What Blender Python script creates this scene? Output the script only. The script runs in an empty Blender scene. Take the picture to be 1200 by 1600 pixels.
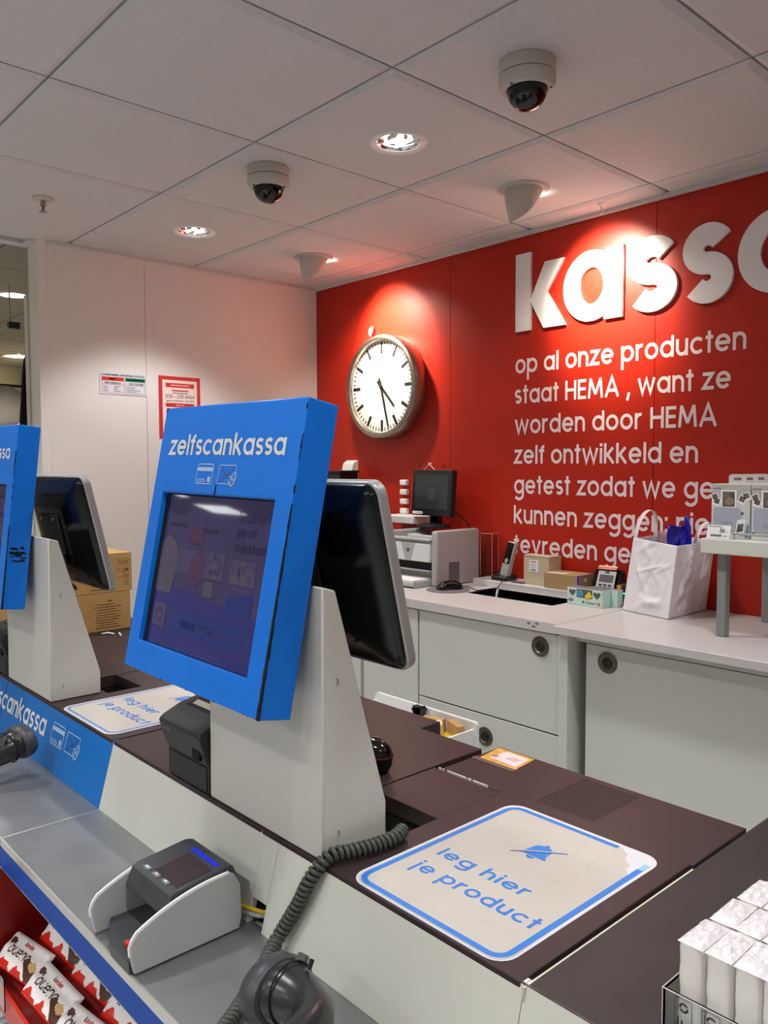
import bpy, bmesh, math, random
from math import sin, cos, pi, radians, hypot
from mathutils import Vector, Matrix, Euler

random.seed(7)
SC = bpy.context.scene
COL = SC.collection

# ------------------------------------------------------------------ camera, world, exposure
cam_data = bpy.data.cameras.new('camera')
cam = bpy.data.objects.new('camera', cam_data)
COL.objects.link(cam)
SC.camera = cam
cam_data.sensor_fit = 'VERTICAL'
cam_data.sensor_height = 36.0
cam_data.lens = 28.29
cam_data.clip_start = 0.02
_y, _p, _r = radians(47.8214), radians(-3.2757), radians(-0.191)
_fw = Vector((-sin(_y) * cos(_p), cos(_y) * cos(_p), sin(_p)))
_rt = Vector((cos(_y), sin(_y), 0))
_up = _rt.cross(_fw)
_rt2 = cos(_r) * _rt + sin(_r) * _up
_up2 = -sin(_r) * _rt + cos(_r) * _up
cam.matrix_world = Matrix((( _rt2.x, _up2.x, -_fw.x, 0), (_rt2.y, _up2.y, -_fw.y, 0), (_rt2.z, _up2.z, -_fw.z, 1.42), (0, 0, 0, 1)))

world = bpy.data.worlds.new('shop_surroundings')
SC.world = world
world.use_nodes = True
world.node_tree.nodes['Background'].inputs[0].default_value = (1.0, 0.95, 0.88, 1)
world.node_tree.nodes['Background'].inputs[1].default_value = 0.55
SC.view_settings.view_transform = 'Standard'
SC.view_settings.look = 'None'
SC.view_settings.exposure = 0.07
SC.view_settings.gamma = 1.0
SC.view_settings.use_curve_mapping = False
DOWN_W, WALL_W, WASH_W, PANEL_E = 31.0, 112.0, 33.0, 8.0
SPOT_BLEND = 0.42

CE = 2.372      # ceiling height
YW = 2.694      # red wall plane
XW = -3.51      # white wall plane
ZC = 0.86       # checkout worktop
ZB = 0.918      # back worktop

# ------------------------------------------------------------------ materials
def lin(c):
    c = c / 255.0
    return c / 12.92 if c <= 0.04045 else ((c + 0.055) / 1.055) ** 2.4
_M = {}
def mat(name, col, rough=0.5, metal=0.0, spec=0.5, noise=None, bump=None, emit=0.0, coat=0.0, trans=0.0, alpha=1.0, ior=1.45):
    if name in _M: return _M[name]
    m = bpy.data.materials.new(name); m.use_nodes = True
    nt = m.node_tree; b = nt.nodes['Principled BSDF']
    rgb = (lin(col[0]), lin(col[1]), lin(col[2]), 1)
    b.inputs['Base Color'].default_value = rgb
    b.inputs['Roughness'].default_value = rough
    b.inputs['Metallic'].default_value = metal
    b.inputs['Specular IOR Level'].default_value = spec
    b.inputs['Coat Weight'].default_value = coat
    b.inputs['Transmission Weight'].default_value = trans
    b.inputs['Alpha'].default_value = alpha
    b.inputs['IOR'].default_value = ior
    if emit:
        b.inputs['Emission Color'].default_value = rgb
        b.inputs['Emission Strength'].default_value = emit
    if noise or bump:
        tc = nt.nodes.new('ShaderNodeTexCoord')
    if noise:
        sc, amt = noise
        n = nt.nodes.new('ShaderNodeTexNoise'); n.inputs['Scale'].default_value = sc; n.inputs['Detail'].default_value = 5
        nt.links.new(tc.outputs['Object'], n.inputs['Vector'])
        mr = nt.nodes.new('ShaderNodeMapRange')
        mr.inputs['From Min'].default_value = 0.3; mr.inputs['From Max'].default_value = 0.7
        mr.inputs['To Min'].default_value = 1 - amt; mr.inputs['To Max'].default_value = 1 + amt
        nt.links.new(n.outputs['Fac'], mr.inputs['Value'])
        mx = nt.nodes.new('ShaderNodeMix'); mx.data_type = 'RGBA'; mx.blend_type = 'MULTIPLY'
        mx.inputs[0].default_value = 1.0; mx.inputs[6].default_value = rgb
        nt.links.new(mr.outputs['Result'], mx.inputs[7])
        nt.links.new(mx.outputs[2], b.inputs['Base Color'])
    if bump:
        sc, st = bump
        n2 = nt.nodes.new('ShaderNodeTexNoise'); n2.inputs['Scale'].default_value = sc; n2.inputs['Detail'].default_value = 3
        nt.links.new(tc.outputs['Object'], n2.inputs['Vector'])
        bp = nt.nodes.new('ShaderNodeBump'); bp.inputs['Strength'].default_value = st; bp.inputs['Distance'].default_value = 0.002
        nt.links.new(n2.outputs['Fac'], bp.inputs['Height']); nt.links.new(bp.outputs['Normal'], b.inputs['Normal'])
    _M[name] = m
    return m

M_CEIL = mat('ceiling_tile', (204, 202, 202), 0.9, noise=(60, .03), bump=(350, .12))
M_GAP = mat('dark_gap', (40, 38, 36), 0.9)
M_WHITEWALL = mat('white_panel', (232, 228, 222), 0.55, noise=(1.5, .015))
M_RED = mat('red_panel', (178, 37, 20), 0.38, spec=.35, noise=(2, .02))
M_TRIM = mat('cream_trim', (222, 216, 202), 0.5)
M_FLOOR = mat('floor_tile', (220, 218, 214), 0.35, noise=(3, .06))
M_LETTER = mat('white_acrylic', (244, 242, 244), 0.35)
M_VINYL = mat('white_vinyl', (238, 222, 226), 0.5)
M_CAB = mat('cabinet_laminate', (214, 217, 209), 0.42, noise=(2, .015))
M_TOP = mat('white_worktop', (216, 212, 210), 0.3, noise=(40, .02))
M_DARKTOP = mat('brown_black_worktop', (60, 46, 47), 0.42, spec=.28, noise=(14, .05), bump=(600, .05))
M_DARKTOP2 = mat('charcoal_worktop', (52, 47, 48), 0.45, spec=.35, noise=(14, .06), bump=(600, .05))
M_PANEL = mat('pale_grey_green_panel', (216, 215, 203), 0.45, noise=(5, .03))
M_COLUMN = mat('column_paint', (212, 210, 200), 0.36, noise=(5, .025))
M_STEEL = mat('brushed_steel', (150, 151, 151), 0.42, metal=.75, noise=(9, .12), bump=(200, .04))
M_BLUE = mat('blue_paint', (8, 120, 228), 0.38, noise=(30, .03), bump=(260, .12))
M_BLUE2 = mat('blue_panel', (4, 112, 196), 0.4, noise=(4, .02))
M_BLUESTRIP = mat('blue_strip', (0, 72, 168), 0.55, spec=.25)
M_STICKBLUE = mat('sticker_blue', (44, 126, 214), 0.45)
M_STICKER = mat('sticker_cream', (198, 192, 182), 0.42, noise=(7, .04))
M_STICKWHITE = mat('sticker_white', (218, 217, 220), 0.45)
M_BLACK = mat('black_plastic', (24, 24, 26), 0.38)
M_BLACKGLOSS = mat('black_gloss', (9, 9, 12), 0.16)
M_BLACKMAT = mat('black_matte', (10, 10, 11), 0.8)
M_PRN = mat('graphite_plastic', (46, 46, 46), 0.45)
M_CHROME = mat('chrome', (215, 212, 205), 0.18, metal=1)
M_SATIN = mat('satin_steel', (165, 158, 148), 0.32, metal=1, noise=(30, .08))
M_SILVER = mat('silver_plastic', (178, 178, 176), 0.35, metal=.35)
M_GREY = mat('grey_plastic', (128, 132, 132), 0.45)
M_DGREY = mat('dark_grey_plastic', (62, 64, 67), 0.4)
M_LGREY = mat('light_grey_plastic', (178, 179, 178), 0.4)
M_WHITE = mat('white_plastic', (240, 239, 236), 0.4)
M_PAPER = mat('white_paper', (246, 244, 244), 0.7)
M_CARD = mat('brown_card', (196, 156, 98), 0.75, noise=(20, .05))
M_CARDDK = mat('card_print', (120, 88, 46), 0.75)
M_BEIGE = mat('beige_card', (198, 184, 154), 0.75, noise=(20, .04))
M_INK = mat('black_ink', (30, 28, 28), 0.6)
M_GREYINK = mat('grey_ink', (120, 116, 116), 0.6)
M_REDINK = mat('red_ink', (205, 48, 44), 0.55)
M_GREENINK = mat('green_ink', (26, 120, 78), 0.55)
M_YELLOW = mat('yellow_plastic', (236, 196, 40), 0.45)
M_BOXWHITE = mat('fixture_white', (196, 190, 180), 0.45)
M_DIAL = mat('clock_dial', (246, 244, 238), 0.35)
M_ACRYL = mat('clear_acrylic', (250, 252, 252), 0.03, trans=1.0, ior=1.3, spec=.3)
M_DOME = mat('smoked_dome', (16, 12, 13), 0.06, spec=.6)
M_GLASSRED = mat('red_fixture_shaded', (140, 16, 12), 0.4)  # rack red darkened in colour for the shade under the tray
M_BROWN = mat('chocolate_brown', (74, 38, 22), 0.45)
M_TAN = mat('hazelnut_tan', (206, 164, 108), 0.45)
M_FOIL = mat('wrapper_white', (238, 232, 228), 0.28)
M_FOILRED = mat('wrapper_red', (214, 40, 22), 0.25)
M_MINT = mat('mint_card', (198, 226, 216), 0.5)
M_CABLEGREY = mat('coil_cable_grey', (74, 75, 70), 0.42)
M_BULB = mat('lamp_glow', (255, 244, 228), 0.5, emit=5.0)
M_LED = mat('panel_glow', (248, 250, 253), 0.5, emit=PANEL_E)
M_REFLECTOR = mat('lamp_reflector', (235, 238, 242), 0.12, metal=1)

# ------------------------------------------------------------------ mesh building
ORG = {}
class MB:
    def __init__(s, T=None):
        s.v = []; s.f = []; s.mi = []; s.cur = 0; s.T = T
    def use(s, i): s.cur = i; return s
    def add(s, vs, fs):
        o = len(s.v)
        for p in vs:
            p = Vector(p)
            s.v.append(s.T @ p if s.T else p)
        for f in fs:
            s.f.append([o + i for i in f]); s.mi.append(s.cur)
        return s
    def box(s, x0, x1, y0, y1, z0, z1):
        if x0 > x1: x0, x1 = x1, x0
        if y0 > y1: y0, y1 = y1, y0
        if z0 > z1: z0, z1 = z1, z0
        return s.add([(x0, y0, z0), (x1, y0, z0), (x1, y1, z0), (x0, y1, z0), (x0, y0, z1), (x1, y0, z1), (x1, y1, z1), (x0, y1, z1)],
                     [(0, 3, 2, 1), (4, 5, 6, 7), (0, 1, 5, 4), (1, 2, 6, 5), (2, 3, 7, 6), (3, 0, 4, 7)])
    def prism(s, poly, axis, a, b):
        n = len(poly)
        ar = sum(poly[i][0] * poly[(i + 1) % n][1] - poly[(i + 1) % n][0] * poly[i][1] for i in range(n))
        if ar < 0: poly = poly[::-1]
        def P(u, v, w):
            return (w, u, v) if axis == 'x' else ((v, w, u) if axis == 'y' else (u, v, w))
        if a > b: a, b = b, a
        vs = [P(u, v, a) for u, v in poly] + [P(u, v, b) for u, v in poly]
        fs = [tuple(range(n - 1, -1, -1)), tuple(range(n, 2 * n))] + [(i, (i + 1) % n, n + (i + 1) % n, n + i) for i in range(n)]
        return s.add(vs, fs)
    def poly(s, pts): return s.add(pts, [tuple(range(len(pts)))])
    def ring(s, o, i, y0, y1):
        # rectangular frame in the XZ plane; o, i = (x0,x1,z0,z1); front at y0
        def R(r, y): return [(r[0], y, r[2]), (r[1], y, r[2]), (r[1], y, r[3]), (r[0], y, r[3])]
        vs = R(o, y0) + R(i, y0) + R(o, y1) + R(i, y1); fs = []
        for k in range(4):
            l = (k + 1) % 4
            fs += [(k, l, 4 + l, 4 + k), (8 + l, 8 + k, 12 + k, 12 + l), (l, k, 8 + k, 8 + l), (4 + k, 4 + l, 12 + l, 12 + k)]
        return s.add(vs, fs)
    def cyl(s, p0, p1, r0, r1=None, seg=20, caps=True):
        r1 = r0 if r1 is None else r1
        p0 = Vector(p0); p1 = Vector(p1); d = (p1 - p0).normalized()
        a = d.orthogonal().normalized(); b = d.cross(a)
        vs = []
        for p, r in ((p0, r0), (p1, r1)):
            for k in range(seg):
                t = 2 * pi * k / seg
                vs.append(p + a * (r * cos(t)) + b * (r * sin(t)))
        fs = [(k, (k + 1) % seg, seg + (k + 1) % seg, seg + k) for k in range(seg)]
        if caps: fs += [tuple(range(seg - 1, -1, -1)), tuple(range(seg, 2 * seg))]
        return s.add(vs, fs)
    def lathe(s, prof, mtx=None, seg=32, sx=1.0, sy=1.0):
        mtx = mtx or Matrix.Identity(4)
        vs = []; n = len(prof)
        for r, z in prof:
            for k in range(seg):
                t = 2 * pi * k / seg
                vs.append(mtx @ Vector((r * cos(t) * sx, r * sin(t) * sy, z)))
        fs = []
        for i in range(n - 1):
            for k in range(seg):
                l = (k + 1) % seg
                fs.append((i * seg + k, i * seg + l, (i + 1) * seg + l, (i + 1) * seg + k))
        return s.add(vs, fs)
    def tube(s, pts, r, seg=8):
        pts = [Vector(p) for p in pts]; n = len(pts)
        vs = []; up = None
        for i, p in enumerate(pts):
            d = (pts[min(i + 1, n - 1)] - pts[max(i - 1, 0)]).normalized()
            if up is None: up = d.orthogonal().normalized()
            up = (up - d * up.dot(d)).normalized(); b = d.cross(up)
            rr = r[i] if isinstance(r, (list, tuple)) else r
            for k in range(seg):
                t = 2 * pi * k / seg
                vs.append(p + up * (rr * cos(t)) + b * (rr * sin(t)))
        fs = [(i * seg + k, i * seg + (k + 1) % seg, (i + 1) * seg + (k + 1) % seg, (i + 1) * seg + k) for i in range(n - 1) for k in range(seg)]
        fs += [tuple(range(seg - 1, -1, -1)), tuple(range((n - 1) * seg, n * seg))]
        return s.add(vs, fs)
    def grid(s, nu, nv, fn, flip=False):
        vs = [fn(i / nu, j / nv) for j in range(nv + 1) for i in range(nu + 1)]
        fs = []
        for j in range(nv):
            for i in range(nu):
                q = (j * (nu + 1) + i, j * (nu + 1) + i + 1, (j + 1) * (nu + 1) + i + 1, (j + 1) * (nu + 1) + i)
                fs.append(q[::-1] if flip else q)
        return s.add(vs, fs)
    def build(s, name, mats, parent=None, bevel=0.0, seg=2, smooth=None, label=None):
        me = bpy.data.meshes.new(name)
        if parent is None:
            xs = [p.x for p in s.v]; ys = [p.y for p in s.v]; zs = [p.z for p in s.v]
            off = Vector(((min(xs) + max(xs)) / 2, (min(ys) + max(ys)) / 2, min(zs)))
            s.off = off
        else:
            off = ORG.get(parent.name, Vector((0, 0, 0)))
        me.from_pydata([tuple(p - off) for p in s.v], [], s.f)
        if not isinstance(mats, (list, tuple)): mats = [mats]
        for m in mats: me.materials.append(m)
        me.polygons.foreach_set('material_index', s.mi)
        me.validate(); me.update()
        if smooth or bevel:
            me.shade_smooth(); me.set_sharp_from_angle(angle=radians(smooth or 35))
        o = bpy.data.objects.new(name, me); COL.objects.link(o)
        if parent is None: o.location = off; ORG[o.name] = off
        else:
            o.parent = parent
            ORG[o.name] = off
        if bevel:
            b = o.modifiers.new('bevel', 'BEVEL'); b.width = bevel; b.segments = seg; b.limit_method = 'ANGLE'; b.angle_limit = radians(40)
            b.harden_normals = False
        if label: o['label'] = label
        return o

def tag(o, label, cat, group=None):
    o['label'] = label; o['category'] = cat
    if group: o['group'] = group
    return o
def thing(name, label, cat, loc=(0, 0, 0), rot=(0, 0, 0), group=None, world=True):
    """Empty at the thing's base; parts built for it are given in world metres (world=True) or in its own frame."""
    o = bpy.data.objects.new(name, None); COL.objects.link(o)
    o.empty_display_size = 0.05
    o.location = loc; o.rotation_euler = rot
    ORG[o.name] = Vector(loc) if world else Vector((0, 0, 0))
    return tag(o, label, cat, group)
def structure(name, mb, m, **k):
    o = mb.build(name, m, **k); o['kind'] = 'structure'; return o
def dup(root, loc, label, rot=None, group=None):
    r = root.copy(); COL.objects.link(r); r.location = loc
    if rot: r.rotation_euler = rot
    r['label'] = label
    if group: r['group'] = group
    for ch in list(root.children):
        c = ch.copy(); COL.objects.link(c); c.parent = r
        for g in list(ch.children):
            d = g.copy(); COL.objects.link(d); d.parent = c
    return r
def rrect(x0, x1, y0, y1, r, n=5):
    out = []
    for cx, cy, a in ((x1 - r, y0 + r, -pi / 2), (x1 - r, y1 - r, 0), (x0 + r, y1 - r, pi / 2), (x0 + r, y0 + r, pi)):
        for k in range(n + 1):
            t = a + pi / 2 * k / n
            out.append((cx + r * cos(t), cy + r * sin(t)))
    return out

# ------------------------------------------------------------------ a geometric stroke alphabet (x-height = 1)
def arc(cx, cy, r, a0, a1, n=18, rx=None):
    rx = r if rx is None else rx
    return [(cx + rx * cos(radians(a0 + (a1 - a0) * k / n)), cy + r * sin(radians(a0 + (a1 - a0) * k / n))) for k in range(n + 1)]
def glyph(c, w, asc=1.52):
    """list of (polyline, closed) centre lines and the advance width"""
    h = w / 2; R = (1 - w) / 2; q = .5; ds = -.48
    O = (arc(q, q, R, 0, 360, 32)[:-1], True)
    L = lambda *p: (list(p), False)
    def arch(x0, x1, y0, bot=0):
        r = (x1 - x0) / 2
        return (arc((x0 + x1) / 2, 1 - h - r, r, 180, 0, 14) + [(x1, bot)], False)
    wn = .86
    G = {
     'a': ([O, L((1 - h, 0), (1 - h, 1))], 1), 'o': ([O], 1),
     'b': ([O, L((h, 0), (h, asc))], 1), 'd': ([O, L((1 - h, 0), (1 - h, asc))], 1),
     'p': ([O, L((h, ds), (h, 1))], 1), 'q': ([O, L((1 - h, ds), (1 - h, 1))], 1),
     'g': ([O, ([(1 - h, 1)] + arc(q, ds + h + R * .84, R * .84, 0, -150, 16, rx=R), False)], 1),
     'c': ([(arc(q, q, R, 42, 318, 26), False)], .9),
     'e': ([(arc(q, q, R, 0, 322, 28), False), L((h, q), (1 - h * .4, q))], 1),
     'h': ([L((h, 0), (h, asc)), arch(h, wn - h, 0)], wn), 'n': ([L((h, 0), (h, 1)), arch(h, wn - h, 0)], wn),
     'm': ([L((h, 0), (h, 1)), arch(h, .78 - h, 0), arch(.78 - h, 1.42 - h, 0)], 1.42),
     'r': ([L((h, 0), (h, 1)), (arc(h + .34, 1 - h - .34, .34, 180, 75, 10), False)], .56),
     'u': ([L((wn - h, 0), (wn - h, 1)), ([(h, 1)] + arc(wn / 2, h + (wn - w) / 2, (wn - w) / 2, 180, 360, 14), False)], wn),
     'i': ([L((h, 0), (h, .98)), L((h, max(1.07, asc - w * 1.0)), (h, max(1.07, asc - w * 1.0) + w))], w), 'l': ([L((h, 0), (h, asc))], w),
     'j': ([L((h, ds), (h, .98)), L((h, max(1.09, asc - w * 1.0)), (h, max(1.09, asc - w * 1.0) + w))], w),
     't': ([L((.26, 0), (.26, min(1.36, asc * .98))), L((0, 1 - h), (.52, 1 - h))], .52),
     'f': ([(arc(.26 + .24, asc - h - .24, .24, 90, 180, 8) + [(.26, 0)], False), L((0, 1 - h), (.5, 1 - h))], .52),
     'k': ([L((h, 0), (h, asc)), L((.8 - h * .6, 1), (w * .9, .46), ), L((w * 1.3, .6), (.86 - h * .6, 0))], .86),
     's': ([([(.36 + x * 1.2, y) for x, y in [(px - .36, py) for px, py in arc(.36, 1 - h - (1 - w) / 4, (1 - w) / 4, 30, 270, 14) + arc(.36, h + (1 - w) / 4, (1 - w) / 4, 90, -150, 14)[1:]]], False)], .70),
     'z': ([L((.03, 1 - h), (.76 - h * .7, 1 - h), (h * .9, h), (.8, h))], .8),
     'v': ([L((h * .8, 1), (.44, h * .6), (.88 - h * .8, 1))], .88),
     'w': ([L((h * .8, 1), (.37, h * .7), (.68, .92), (.99, h * .7), (1.36 - h * .8, 1))], 1.36),
     'x': ([L((h, 1), (.8 - h, 0)), L((h, 0), (.8 - h, 1))], .8),
     'y': ([L((h * .8, 1), (.44, .05)), L((.88 - h * .8, 1), (.25, ds))], .88),
     ',': ([L((.19, w), (.05, -.3))], .26), '.': ([L((h, 0), (h, w * 1.1))], w), ':': ([L((h, 0), (h, w * 1.15)), L((h, .72), (h, .72 + w * 1.15))], w),
     '-': ([L((0, .52), (.5, .52))], .5), ' ': ([], .34),
    }
    C = asc if asc < 1.5 else 1.42
    U = {
     'H': ([L((h, 0), (h, C)), L((1.0 - h, 0), (1.0 - h, C)), L((h, C / 2 + .02), (1 - h, C / 2 + .02))], 1.0),
     'E': ([L((h, 0), (h, C)), L((h, C - h), (.74, C - h)), L((h, C / 2 + .02), (.7, C / 2 + .02)), L((h, h), (.74, h))], .76),
     'M': ([L((h * .9, 0), (.22, C), ), L((.22, C - h * .4), (.65, .25)), L((.65, .25), (1.08, C - h * .4)), L((1.08, C), (1.3 - h * .9, 0))], 1.3),
     'A': ([L((h * .8, 0), (.6, C - h * .4), (1.2 - h * .8, 0)), L((.28, .42), (.92, .42))], 1.2),
     'L': ([L((h, C), (h, h), (.66, h))], .68), 'T': ([L((.44, 0), (.44, C)), L((0, C - h), (.88, C - h))], .88),
     'N': ([L((h, 0), (h, C), (1 - h, 0), (1 - h, C))], 1.0), 'U': ([([(h, C)] + arc(.5, h + R, R, 180, 360, 14) + [(1 - h, C)], False)], 1.0),
     'R': ([L((h, 0), (h, C)), ([(h, C - h)] + arc(.42, C - h - .33, .33, 90, -90, 12) + [(h, C - h - .66)], False), L((.4, .68), (.8, 0))], .84),
     'P': ([L((h, 0), (h, C)), ([(h, C - h)] + arc(.42, C - h - .35, .35, 90, -90, 12) + [(h, C - h - .7)], False)], .82),
     'S': ([(arc(.42, C - h - .31, .31, 30, 270, 14) + arc(.42, h + .31, .31, 90, -150, 14), False)], .82),
     'D': ([L((h, 0), (h, C)), ([(h, C - h)] + arc(.4, C / 2, C / 2 - h, 90, -90, 16, rx=.5) + [(h, h)], False)], 1.0),
     'C': ([(arc(.62, C / 2, C / 2 - h, 45, 315, 22, rx=.55), False)], 1.05), 'O': ([(arc(.6, C / 2, C / 2 - h, 0, 360, 30, rx=.55)[:-1], True)], 1.2),
     'I': ([L((h, 0), (h, C))], w), 'G': ([(arc(.62, C / 2, C / 2 - h, 45, 340, 22, rx=.55), False), L((.66, .66), (1.14, .66))], 1.15),
     'B': ([L((h, 0), (h, C)), ([(h, C - h)] + arc(.42, C - h - .3, .3, 90, -90, 12) + [(h, C - h - .6)], False), ([(h, C - h - .6)] + arc(.46, h + .32, .34, 90, -90, 12) + [(h, h)], False)], .86),
     'V': ([L((h * .8, C), (.55, h * .5), (1.1 - h * .8, C))], 1.1), 'X': ([L((h, C), (1 - h, 0)), L((h, 0), (1 - h, C))], 1.0),
     'K': ([L((h, 0), (h, C)), L((.85, C), (w, .6)), L((.3, .75), (.92, 0))], .94),
     '0': ([(arc(.45, C / 2, C / 2 - h, 0, 360, 30, rx=.45 - h)[:-1], True)], .9),
     '1': ([L((.05, C - .3), (.35, C - h * .5), (.35, 0))], .5),
     '2': ([(arc(.43, C - h - .33, .33, 165, -40, 14) + [(h, h), (.84, h)], False)], .86),
     '3': ([(arc(.4, C - h - .3, .3, 160, -90, 14), False), (arc(.4, h + .34, .34, 90, -155, 14), False)], .82),
     '4': ([L((.62, 0), (.62, C), (h * .6, .42), (.86, .42))], .88),
     '5': ([([(.74, C - h), (.22, C - h), (.16, .78)] + arc(.4, h + .4, .4, 120, -150, 16), False)], .84),
     '6': ([(arc(.44, h + .38, .38, 0, 360, 22)[:-1], True), L((.12, .62), (.52, C))], .88),
     '8': ([(arc(.43, C - h - .28, .28, 0, 360, 20)[:-1], True), (arc(.43, h + .36, .36, 0, 360, 20)[:-1], True)], .86),
     '9': ([(arc(.44, C - h - .38, .38, 0, 360, 22)[:-1], True), L((.76, C - .62), (.36, 0))], .88),
    }
    return G.get(c) or U.get(c) or ([], .4)
def strip(pl, closed, w):
    """quads of half-plane width w along a centre line (mitred)"""
    n = len(pl); out = []; L = []; Rr = []
    for i in range(n):
        a = pl[(i - 1) % n] if (closed or i > 0) else pl[i]
        b = pl[(i + 1) % n] if (closed or i < n - 1) else pl[i]
        p = pl[i]
        def nrm(u, v):
            dx, dy = v[0] - u[0], v[1] - u[1]; l = hypot(dx, dy)
            return None if l < 1e-9 else (-dy / l, dx / l)
        n1, n2 = nrm(a, p), nrm(p, b)
        n1 = n1 or n2; n2 = n2 or n1
        m = (n1[0] + n2[0], n1[1] + n2[1]); l = hypot(*m) or 1; m = (m[0] / l, m[1] / l)
        k = min(1 / max(.3, m[0] * n1[0] + m[1] * n1[1]), 2.2)
        L.append((p[0] + m[0] * w / 2 * k, p[1] + m[1] * w / 2 * k)); Rr.append((p[0] - m[0] * w / 2 * k, p[1] - m[1] * w / 2 * k))
    for i in range(n if closed else n - 1):
        j = (i + 1) % n
        out.append([Rr[i], Rr[j], L[j], L[i]])
    return out
def text_width(t, w, track):
    return sum(glyph(c, w)[1] + track for c in t) - track
def text(mb, t, org, xd, yd, xh, w=.2, track=.14, width=None, proj=None, depth=0.0, slant=0.0, asc=1.52):
    """lay letters on a plane: origin = left end of the baseline, xd / yd unit directions, xh = x-height in metres"""
    org = Vector(org); xd = Vector(xd); yd = Vector(yd); nd = xd.cross(yd)
    sx = 1.0
    if width: sx = width / (text_width(t, w, track) * xh)
    x = 0.0
    for c in t:
        g, adv = glyph(c, w, asc)
        for si, (pl, closed) in enumerate(g):
            lift = nd * (.00012 * si)
            for q in strip(pl, closed, w):
                pts = [((x + u + v * slant) * xh * sx, v * xh) for u, v in q]
                P = [proj(u, v) + Vector((0, 0, .00012 * si)) for u, v in pts] if proj else [org + xd * u + yd * v + lift for u, v in pts]
                if depth:
                    B = [p - nd * depth for p in P]
                    mb.add(P + B, [(0, 1, 2, 3), (7, 6, 5, 4), (0, 4, 5, 1), (1, 5, 6, 2), (2, 6, 7, 3), (3, 7, 4, 0)])
                else:
                    mb.poly(P)
        x += adv + track
    return mb
def lines2d(mb, segs, org, xd, yd, w):
    org = Vector(org); xd = Vector(xd); yd = Vector(yd)
    nd = xd.cross(yd)
    for si, (pl, closed) in enumerate(segs):
        for q in strip(pl, closed, w): mb.poly([org + xd * u + yd * v + nd * (.00006 * si) for u, v in q])
def rect2d(mb, org, xd, yd, x0, x1, y0, y1):
    org = Vector(org); xd = Vector(xd); yd = Vector(yd)
    return mb.poly([org + xd * a + yd * b for a, b in ((x0, y0), (x1, y0), (x1, y1), (x0, y1))])

# ================================================================== SETTING
TX = [-3.265, -2.665, -2.065, -1.465, -0.865, -0.265, 0.335, 0.935, 1.535, 2.135]
TY = [-3.44, -2.84, -2.24, -1.64, -1.04, -0.44, 0.16, 0.76, 1.36, 1.96, 2.56]
HOLES = [(-1.772, 1.668), (-2.978, 1.668), (-0.565, 1.66), (-0.565, 0.46), (-1.765, 0.46), (-2.965, 0.46), (-0.565, -0.74), (-1.765, -0.74), (-2.965, -0.74), (0.635, 0.46), (0.635, -0.74), (0.635, 1.66)]
HR = 0.068
def tile(mb, x0, x1, y0, y1, z=CE, hole=None, seg=48):
    g, bv = .0034, .018
    a = (x0 + g, x1 - g, y0 + g, y1 - g); b = (x0 + g + bv, x1 - g - bv, y0 + g + bv, y1 - g - bv)
    def R(r, zz): return [(r[0], r[2], zz), (r[1], r[2], zz), (r[1], r[3], zz), (r[0], r[3], zz)]
    vs = R(a, z + .026) + R(a, z + .0075) + R(b, z)
    fs = [(k, (k + 1) % 4, 4 + (k + 1) % 4, 4 + k)[::-1] for k in range(4)] + [(4 + k, 4 + (k + 1) % 4, 8 + (k + 1) % 4, 8 + k)[::-1] for k in range(4)]
    if not hole:
        mb.add(vs, fs + [(8, 11, 10, 9)]); return
    mb.add(vs, fs)
    hx, hy = hole
    cs = [(b[1], b[3]), (b[0], b[3]), (b[0], b[2]), (b[1], b[2])]
    angs = sorted([2 * pi * k / seg for k in range(seg)] + [math.atan2(c[1] - hy, c[0] - hx) % (2 * pi) for c in cs])
    o, i = [], []
    for t in angs:
        dx, dy = cos(t), sin(t)
        ks = []
        if dx > 1e-9: ks.append((b[1] - hx) / dx)
        if dx < -1e-9: ks.append((b[0] - hx) / dx)
        if dy > 1e-9: ks.append((b[3] - hy) / dy)
        if dy < -1e-9: ks.append((b[2] - hy) / dy)
        k = min(ks)
        o.append((hx + dx * k, hy + dy * k, z)); i.append((hx + dx * HR, hy + dy * HR, z))
    n = len(angs)
    mb.add(o + i, [(k, n + k, n + (k + 1) % n, (k + 1) % n) for k in range(n)])
mb = MB()
mb.use(0)
xs = [-3.57] + TX; ys = TY + [2.69]
for i in range(len(xs) - 1):
    for j in range(len(ys) - 1):
        if i == 0 and ys[j] >= 1.3:
            x0 = -3.51
        else: x0 = xs[i]
        h = next((q for q in HOLES if xs[i] < q[0] < xs[i + 1] and ys[j] < q[1] < ys[j + 1]), None)
        tile(mb, x0, xs[i + 1], ys[j], ys[j + 1], CE, h)
mb.use(1).poly([(-3.62, -3.5, CE + .0255), (-3.62, 2.75, CE + .0255), (2.2, 2.75, CE + .0255), (2.2, -3.5, CE + .0255)])
# punch the backing where lamps sit is not needed: lamp cups end below it
structure('ceiling', mb, [M_CEIL, M_GAP])

mb = MB()      # edge profiles of the ceiling where it meets the walls
mb.box(-3.508, 2.1, YW - .022, YW - .001, CE - .012, CE + .004)
structure('trim_1', mb, M_CEIL, bevel=.002)
mb = MB(); mb.box(-3.508, -3.49, 1.26, YW - .024, CE - .01, CE + .004)
structure('trim_2', mb, M_CEIL, bevel=.002)
mb = MB(); mb.box(-3.635, -3.575, -3.4, 1.19, CE - .012, CE + .04); mb.box(-3.635, -3.515, 1.19, 1.255, CE - .012, CE + .012)
structure('trim_3', mb, M_CEIL, bevel=.003)

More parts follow.
